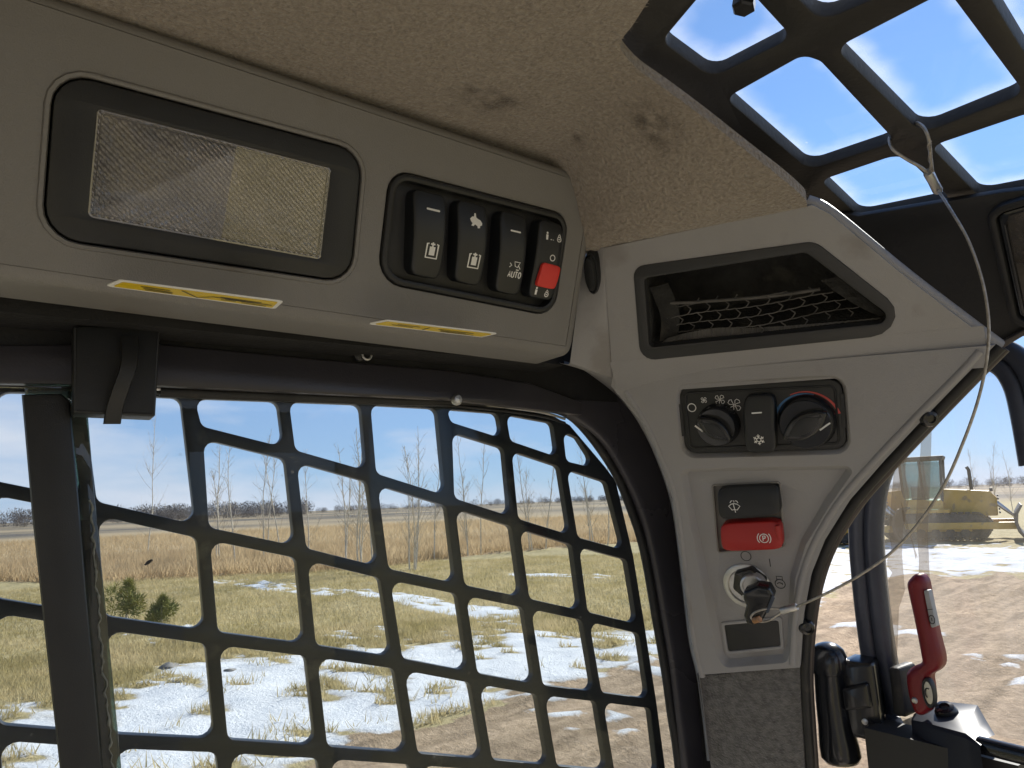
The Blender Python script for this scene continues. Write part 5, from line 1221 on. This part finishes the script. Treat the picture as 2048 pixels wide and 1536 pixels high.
mesh('bolt_head', *lathe_geo(TP, 0, 0, [(.0075, -.002), (.0075, .001), (.0060, .0042), (.0035, .0050), (.0030, .0035), (.0004, .0035)], 20), 'black_gloss', brk, ang=30)
mesh('rod', *tube_geo([b_(1962, 1490, .05), b_(2010, 1502, .055), b_(2100, 1524, .06)], .0055, 12), 'black_gloss', brk)
mesh('lower_block', *box_geo(b_(1905, 1590, .03), .10, .03, .07), 'machine_black', brk, smooth=False)

# ------------------------------------------------------------------ outdoors: grass, shrubs, rocks, saplings, treeline, bulldozers
def blades(name, pts_, hgt, wid, m, lean, label):
    """one object of thin triangular blades"""
    n_ = len(pts_); ang = RNG.random(n_) * 2 * math.pi
    h = hgt[0] + RNG.random(n_) * (hgt[1] - hgt[0]); w = wid * (0.6 + RNG.random(n_) * .8)
    sx = np.cos(ang) * w / 2; sy = np.sin(ang) * w / 2
    lx = RNG.normal(0, lean, n_) * h; ly = RNG.normal(0, lean, n_) * h
    a = np.stack([pts_[:, 0] - sx, pts_[:, 1] - sy, pts_[:, 2]], 1); b = np.stack([pts_[:, 0] + sx, pts_[:, 1] + sy, pts_[:, 2]], 1)
    c = np.stack([pts_[:, 0] + lx, pts_[:, 1] + ly, pts_[:, 2] + h], 1)
    o = tri_mesh(name, np.stack([a, b, c], 1).reshape(-1, 3), m); tag(o, label, kind='stuff'); return o
def straw(name, a, b):
    m = bpy.data.materials.new(name); m.use_nodes = True; t = m.node_tree; t.nodes.clear(); n = t.nodes.new; l = t.links.new
    out = n('ShaderNodeOutputMaterial'); co = n('ShaderNodeTexCoord'); nz = n('ShaderNodeTexNoise'); nz.inputs['Scale'].default_value = .9; nz.inputs['Detail'].default_value = 6; l(co.outputs['Object'], nz.inputs['Vector'])
    r = n('ShaderNodeValToRGB'); r.color_ramp.elements[0].position = .35; r.color_ramp.elements[1].position = .65; r.color_ramp.elements[0].color = (*a, 1); r.color_ramp.elements[1].color = (*b, 1); l(nz.outputs['Fac'], r.inputs['Fac'])
    d = n('ShaderNodeBsdfDiffuse'); x = n('ShaderNodeBsdfTranslucent'); mx_ = n('ShaderNodeMixShader'); mx_.inputs[0].default_value = .5
    l(r.outputs[0], d.inputs[0]); l(r.outputs[0], x.inputs[0]); l(d.outputs[0], mx_.inputs[1]); l(x.outputs[0], mx_.inputs[2]); l(mx_.outputs[0], out.inputs['Surface']); MATS[name] = m
straw('lawn_blade', (.40, .335, .16), (.60, .50, .30)); straw('field_blade', (.42, .31, .18), (.62, .48, .30))
def gz(x, y):
    i = np.clip(np.searchsorted(gx, x), 0, nxg - 1); j = np.clip(np.searchsorted(gy, y), 0, nyg - 1); return GZ[j, i]
def sample(n_, r0, r1, a0, a1, keep):
    r = np.sqrt(RNG.random(n_) * (r1 * r1 - r0 * r0) + r0 * r0); a = rad(a0) + RNG.random(n_) * rad(a1 - a0)   # angle left of forward
    x = -np.sin(a) * r; y = np.cos(a) * r; i = np.clip(np.searchsorted(gx, x), 0, nxg - 1); j = np.clip(np.searchsorted(gy, y), 0, nyg - 1)
    k = keep(i, j); return np.stack([x[k], y[k], GZ[j[k], i[k]]], 1)
lawnk = lambda i, j: (snow[j, i] < .35) & (dirt[j, i] < .3) & (field[j, i] < .6)
p1 = sample(130000, 5.0, 13, 36, 100, lawnk); p2 = sample(150000, 13, 26, 36, 100, lawnk)
blades('lawn_grass', np.concatenate([p1, p2]), (.04, .13), .012, 'lawn_blade', .45, 'short dry yellow-green lawn grass showing between the snow patches')
snowk = lambda i, j: (snow[j, i] >= .35) & (dirt[j, i] < .5) & (n2[j, i] > .07)
blades('snow_tufts', sample(26000, 5, 16, 36, 100, snowk), (.05, .16), .011, 'lawn_blade', .5, 'dry grass tips poking through the snow')
p1 = sample(170000, 16, 40, 24, 104, lambda i, j: field[j, i] > .5); p2 = sample(90000, 40, 85, 16, 104, lambda i, j: (field[j, i] > .5))
blades('field_grass', np.concatenate([p1, p2]), (.15, .55), .03, 'field_blade', .4, 'tall tan dry grass of the field beyond the lawn')

def shrub(u, v, h, w, label):
    b = G0.hit(u, v); t = thing('evergreen_shrub', label, 'shrub', b, 'small evergreens on the lawn')
    V, F = [], []
    lobes = [(random.uniform(-.6, .6) * w, random.uniform(-.6, .6) * w, random.uniform(.25, .75) * h, random.uniform(.35, .6)) for _ in range(7)] + [(0, 0, .75 * h, .3), (.1 * w, 0, .95 * h, .16), (-.5 * w, .2 * w, .8 * h, .15)]
    for k in range(1900):
        lx, ly, lz, lr = random.choice(lobes); q = Vector((random.gauss(0, 1), random.gauss(0, 1), random.gauss(0, 1))).normalized() * (random.random() ** .5)
        p = b + Vector((lx + q.x * w * lr, ly + q.y * w * lr, max(.02, lz + q.z * h * lr * .55)))
        d = (Vector((q.x, q.y, q.z + .5)) + Vector((random.gauss(0, .4), random.gauss(0, .4), random.gauss(0, .4)))).normalized() * random.uniform(.05, .13)
        s = d.cross(Vector((random.uniform(-1, 1), random.uniform(-1, 1), .2))).normalized() * .009
        q = len(V); V += [p - s, p + s, p + d]; F.append((q, q + 1, q + 2))
    mesh('crown', V, F, 'needle', t, smooth=False)
    mesh('trunk', *tube_geo([b, b + Z * h * .4, b + Z * h * .9], [.03, .02, .006], 6), 'bark_pale', t)
shrub(252, 1250, .78, .36, 'larger bushy green evergreen shrub on the lawn beside the window post')
shrub(322, 1252, .50, .27, 'smaller yellow-green evergreen shrub just right of the larger one')

def rockobj(u, v, s, label):
    b = G0.hit(u, v); bm = bmesh.new(); bmesh.ops.create_icosphere(bm, subdivisions=2, radius=1)
    sd = Vector((random.random() * 50, random.random() * 50, 0)); V = []
    for q in bm.verts:
        k = 1 + .45 * noise.noise(q.co * 1.3 + sd); c_ = q.co * k; V.append(b + Vector((c_.x * s * .8, c_.y * s * .65, c_.z * s * .33 + s * .05)))
    F = [tuple(x.index for x in f.verts) for f in bm.faces]; bm.free()
    o = mesh('rock', V, F, 'rock', None, ang=30); tag(o, label, 'rock', 'grey rocks in the snow by the lawn')
for u, v, s, lb in ((338, 1336, .17, 'flat grey rock nearest the evergreen shrubs, partly sunk in the grass'), (366, 1366, .15, 'grey rock in the snow at the front of the three rocks'), (458, 1344, .12, 'small grey rock right of the first upright guard bar')):
    rockobj(u, v, s, lb)

def limb(V, F, a, d, L_, r0, r1, seg=4, bend=.12, n_=5):
    pts = [a]; dd_ = d.normalized()
    for k in range(n_ - 1):
        dd_ = (dd_ + Vector((random.gauss(0, bend), random.gauss(0, bend), random.gauss(0, bend) + .06))).normalized(); pts.append(pts[-1] + dd_ * L_ / (n_ - 1))
    v, f = tube_geo(pts, [r0 + (r1 - r0) * k / (n_ - 1) for k in range(n_)], seg); o = len(V); V += v; F += [tuple(i + o for i in q) for q in f]
    return pts
def sapling(u, v, topv, label, stems=1):
    b = G0.hit(u, v); dist = (b - EYE).length; h = (v - topv) / FOC * dist * .98
    t = thing('bare_sapling', label, 'tree', b, 'bare saplings at the edge of the field')
    V, F, V2, F2, V3, F3 = [], [], [], [], [], []
    for s in range(stems):
        base = b + Vector((random.uniform(-.15, .15), random.uniform(-.15, .15), 0)) * (s > 0)
        tr = limb(V, F, base, Vector((random.gauss(0, .06), random.gauss(0, .06), 1)), h * (1 if s == 0 else random.uniform(.55, .9)), .028, .006, 6, .05, 9)
        for k in range(int(9 + h * 3)):
            z = random.uniform(.12, .95); i = min(7, int(z * 8)); p = tr[i].lerp(tr[i + 1], z * 8 - i); a = random.random() * 6.283
            L_ = h * (1 - z * .75) * random.uniform(.14, .32)
            br = limb(V2, F2, p, Vector((math.cos(a) * .55, math.sin(a) * .55, random.uniform(.6, 1.2))), L_, .0075, .003, 3, .12, 4)
            for _ in range(2):
                q = br[random.randint(1, 3)]; a2 = random.random() * 6.283
                limb(V2, F2, q, Vector((math.cos(a2) * .7, math.sin(a2) * .7, random.uniform(.3, 1.1))), L_ * random.uniform(.25, .5), .0045, .0025, 3, .15, 3)
            if random.random() < .5:
                q = br[-1]
                for _ in range(2):
                    s_ = Vector((random.gauss(0, .025), random.gauss(0, .025), random.gauss(0, .025))); k3 = len(V3); V3 += [q, q + s_, q + s_.cross(Z).normalized() * .03]; F3.append((k3, k3 + 1, k3 + 2))
    mesh('trunk', V, F, 'bark_pale', t, ang=60); mesh('crown', V2, F2, 'twig_pale', t, ang=60)
    if V3: mesh('dead_leaves', V3, F3, 'dead_leaf', t, smooth=False)
SP = [(295, 1112, 858, 'bare sapling standing alone left of the first upright guard bar', 1), (432, 1128, 880, 'bare sapling just right of the first upright guard bar', 2), (470, 1135, 905, 'thin bare sapling in the second column of guard openings', 1),
      (528, 1124, 868, 'bare sapling left of the second upright guard bar', 2), (562, 1122, 885, 'bare sapling behind the second upright guard bar', 1), (618, 1120, 905, 'bare sapling right behind the second upright guard bar', 1),
      (690, 1138, 890, 'bare sapling near the middle of the window, left of a taller one', 2), (718, 1146, 838, 'tall bare sapling left of the third upright guard bar', 3), (748, 1146, 860, 'bare sapling behind the third upright guard bar', 1),
      (828, 1140, 850, 'multi-stemmed bare sapling between the third and fourth upright bars', 4), (868, 1120, 872, 'slim bare sapling left of the fourth upright bar', 1), (935, 1112, 862, 'bare sapling right of the fourth upright bar', 2),
      (962, 1108, 875, 'bare sapling in the middle of the fifth column of openings', 1), (1060, 1100, 868, 'bare sapling right of the fifth upright guard bar', 2), (1092, 1098, 880, 'thin bare sapling between the fifth and sixth upright bars', 1),
      (1180, 1092, 880, 'bare sapling right of the sixth upright guard bar', 2), (1215, 1095, 890, 'bare sapling nearest the curved window frame', 1)]
SP += [(1962, 1022, 915, 'bare sapling just right of the bulldozer beyond the yard', 1), (1992, 1020, 900, 'tallest bare sapling at the right beyond the yard', 2), (2026, 1022, 920, 'bare sapling nearest the right edge of the picture', 1)]
for s in SP: sapling(*s)

# far wood on the horizon: one mass
tv = []
def wood(a0, a1, n_, r, h, var):
    for k in range(n_):
        a = rad(a0 + (a1 - a0) * random.random()); rr = r * random.uniform(.9, 1.15); hh_ = h * random.uniform(1 - var, 1 + var)
        c_ = np.array([-math.sin(a) * rr, math.cos(a) * rr, 0]); m_ = 320
        q = RNG.normal(0, 1, (m_, 3)); q /= np.linalg.norm(q, axis=1)[:, None]; q *= RNG.random((m_, 1)) ** .4
        p = c_ + q * np.array([hh_ * .55, hh_ * .55, hh_ * .5]) + np.array([0, 0, hh_ * .5])
        d1 = RNG.normal(0, hh_ * .028, (m_, 3)); d2 = RNG.normal(0, hh_ * .028, (m_, 3)); d2[:, 2] += hh_ * .06
        tv.append(np.stack([p, p + d1, p + d2], 1).reshape(-1, 3))
wood(72, 108, 400, 330, 5.5, .4); wood(38, 74, 300, 650, 4.5, .5); wood(-5, 40, 330, 560, 5, .5)
o = tri_mesh('far_wood', np.concatenate(tv), 'twig_far'); tag(o, 'hazy grey-brown line of leafless trees along the horizon', kind='stuff')

def dozer(u, v, head, label, grp):
    b = G0.hit(u, v); t = thing('bulldozer', label, 'bulldozer', b, grp); R = Matrix.Rotation(head, 3, 'Z')
    w = lambda p: b + R @ Vector(p)
    def bx(nm, c, s, m, bv=.04, par=t):
        o = mesh(nm, *box_geo(w(c), *s, R), m, par, smooth=False); return bevel_obj(o, bv) if bv else o
    def prism(nm, prof, y0_, y1_, m, par=t):
        n_ = len(prof); V = [w((x, y0_, z)) for x, z in prof] + [w((x, y1_, z)) for x, z in prof]
        F = [tuple(range(n_)), tuple(reversed(range(n_, 2 * n_)))] + [(i, i + n_, (i + 1) % n_ + n_, (i + 1) % n_) for i in range(n_)]
        bm = bmesh.new(); vs = [bm.verts.new(q) for q in V]; [bm.faces.new([vs[i] for i in f]) for f in F]; bmesh.ops.recalc_face_normals(bm, faces=bm.faces[:])
        bm.verts.index_update(); V = [q.co.copy() for q in bm.verts]; F = [tuple(x.index for x in f.verts) for f in bm.faces]; bm.free()
        o = mesh(nm, V, F, m, par, smooth=False); return bevel_obj(o, .03)
    for sy in (-1, 1):
        pr = rnd([(-1.5, .12), (1.45, .12), (1.75, .55), (1.35, .95), (-1.35, .95), (-1.8, .55)], .3, 4)
        tk = prism('track', pr, sy * .78, sy * 1.28, 'track_steel')
        per = []; n_ = len(pr)
        for i in range(n_):
            a, c_ = Vector(pr[i]), Vector(pr[(i + 1) % n_]); m_ = max(1, int((c_ - a).length / .2))
            for k in range(m_): per.append((a.lerp(c_, k / m_), (c_ - a).normalized()))
        g = []
        for p, d in per:
            nrm_ = Vector((d.y, -d.x)); q = p + nrm_ * .03; an = math.atan2(d.y, d.x)
            g.append(box_geo(w((q.x, sy * 1.03, q.y)), .15, .56, .05, R @ Matrix.Rotation(-an, 3, 'Y')))
        mesh('grousers', *join(*g), 'track_steel', tk, smooth=False)
        bx('track_frame', (0, sy * 1.30, .50), (2.2, .06, .30), 'machine_yellow', .02)
        g = []
        for x in (-.9, -.45, 0, .45, .9): g.append(tube_geo([w((x, sy * 1.25, .30)), w((x, sy * 1.36, .30))], .15, 12))
        mesh('rollers', *join(*g), 'machine_black', t)
        bx('push_arm', (1.1, sy * 1.45, .55), (2.6, .14, .24), 'machine_yellow', .03)
    prism('hood', [(.25, .85), (1.9, .85), (1.95, 1.45), (1.75, 1.72), (.25, 1.85)], -.55, .55, 'machine_yellow')
    for k in range(6): bx('grille_slat', (1.97, 0, .95 + k * .12), (.05, .9, .05), 'machine_black', 0)
    prism('rear_body', [(-1.75, .8), (.3, .8), (.3, 1.45), (-.9, 1.5), (-1.0, 1.85), (-1.75, 1.80)], -.75, .75, 'machine_yellow')
    prism('fender', [(-1.2, 1.0), (.5, 1.0), (.5, 1.12), (-1.2, 1.16)], -1.3, 1.3, 'machine_yellow')
    cab = prism('cab_frame', [(-1.0, 2.92), (.45, 2.92), (.5, 3.06), (-1.05, 3.06)], -.78, .78, 'machine_black')
    for x0, x1 in ((-.95, -.95), (.28, .40), (-.3, -.3)):
        for sy in (-1, 1): mesh('post', *tube_geo([w((x0, sy * .70, 1.4)), w((x1, sy * .70, 2.95))], .05, 8), 'machine_black', cab)
    bx('windscreen', (.34, 0, 2.25), (.03, 1.32, 1.35), 'cab_window', 0, cab); bx('rear_window', (-.95, 0, 2.3), (.03, 1.32, 1.15), 'cab_window', 0, cab)
    for sy in (-1, 1): bx('side_window', (-.3, sy * .70, 2.2), (1.22, .03, 1.35), 'cab_window', 0, cab)
    bx('operator_seat', (-.45, 0, 1.7), (.55, .55, .6), 'machine_black', .05)
    mesh('exhaust', *tube_geo([w((1.2, .25, 1.7)), w((1.2, .25, 2.5)), w((1.14, .25, 2.62))], .06, 10), 'machine_black', t)
    bl = [(2.55, .12), (2.40, .35), (2.34, .65), (2.40, .95), (2.58, 1.25), (2.64, 1.22), (2.48, .94), (2.44, .65), (2.50, .36), (2.68, .10)]
    blade_ = prism('blade', bl, -1.75, 1.75, 'blade_steel')
    for sy in (-1, 1): mesh('lift_cylinder', *tube_geo([w((1.7, sy * .45, 1.5)), w((2.05, sy * .45, 1.15)), w((2.4, sy * .45, .8))], [.07, .07, .04], 10), 'steel', t)
    bx('headlamp', (1.80, .42, 1.76), (.1, .16, .12), 'machine_black', .01); bx('headlamp', (1.80, -.42, 1.76), (.1, .16, .12), 'machine_black', .01)
dozer(1880, 1079, rad(22), 'yellow bulldozer with a glazed cab seen through the door glass right of the gasket', 'yellow bulldozers parked across the yard')
dozer(1665, 1085, rad(20), 'yellow bulldozer mostly hidden behind the corner trim, left of the gasket', 'yellow bulldozers parked across the yard')
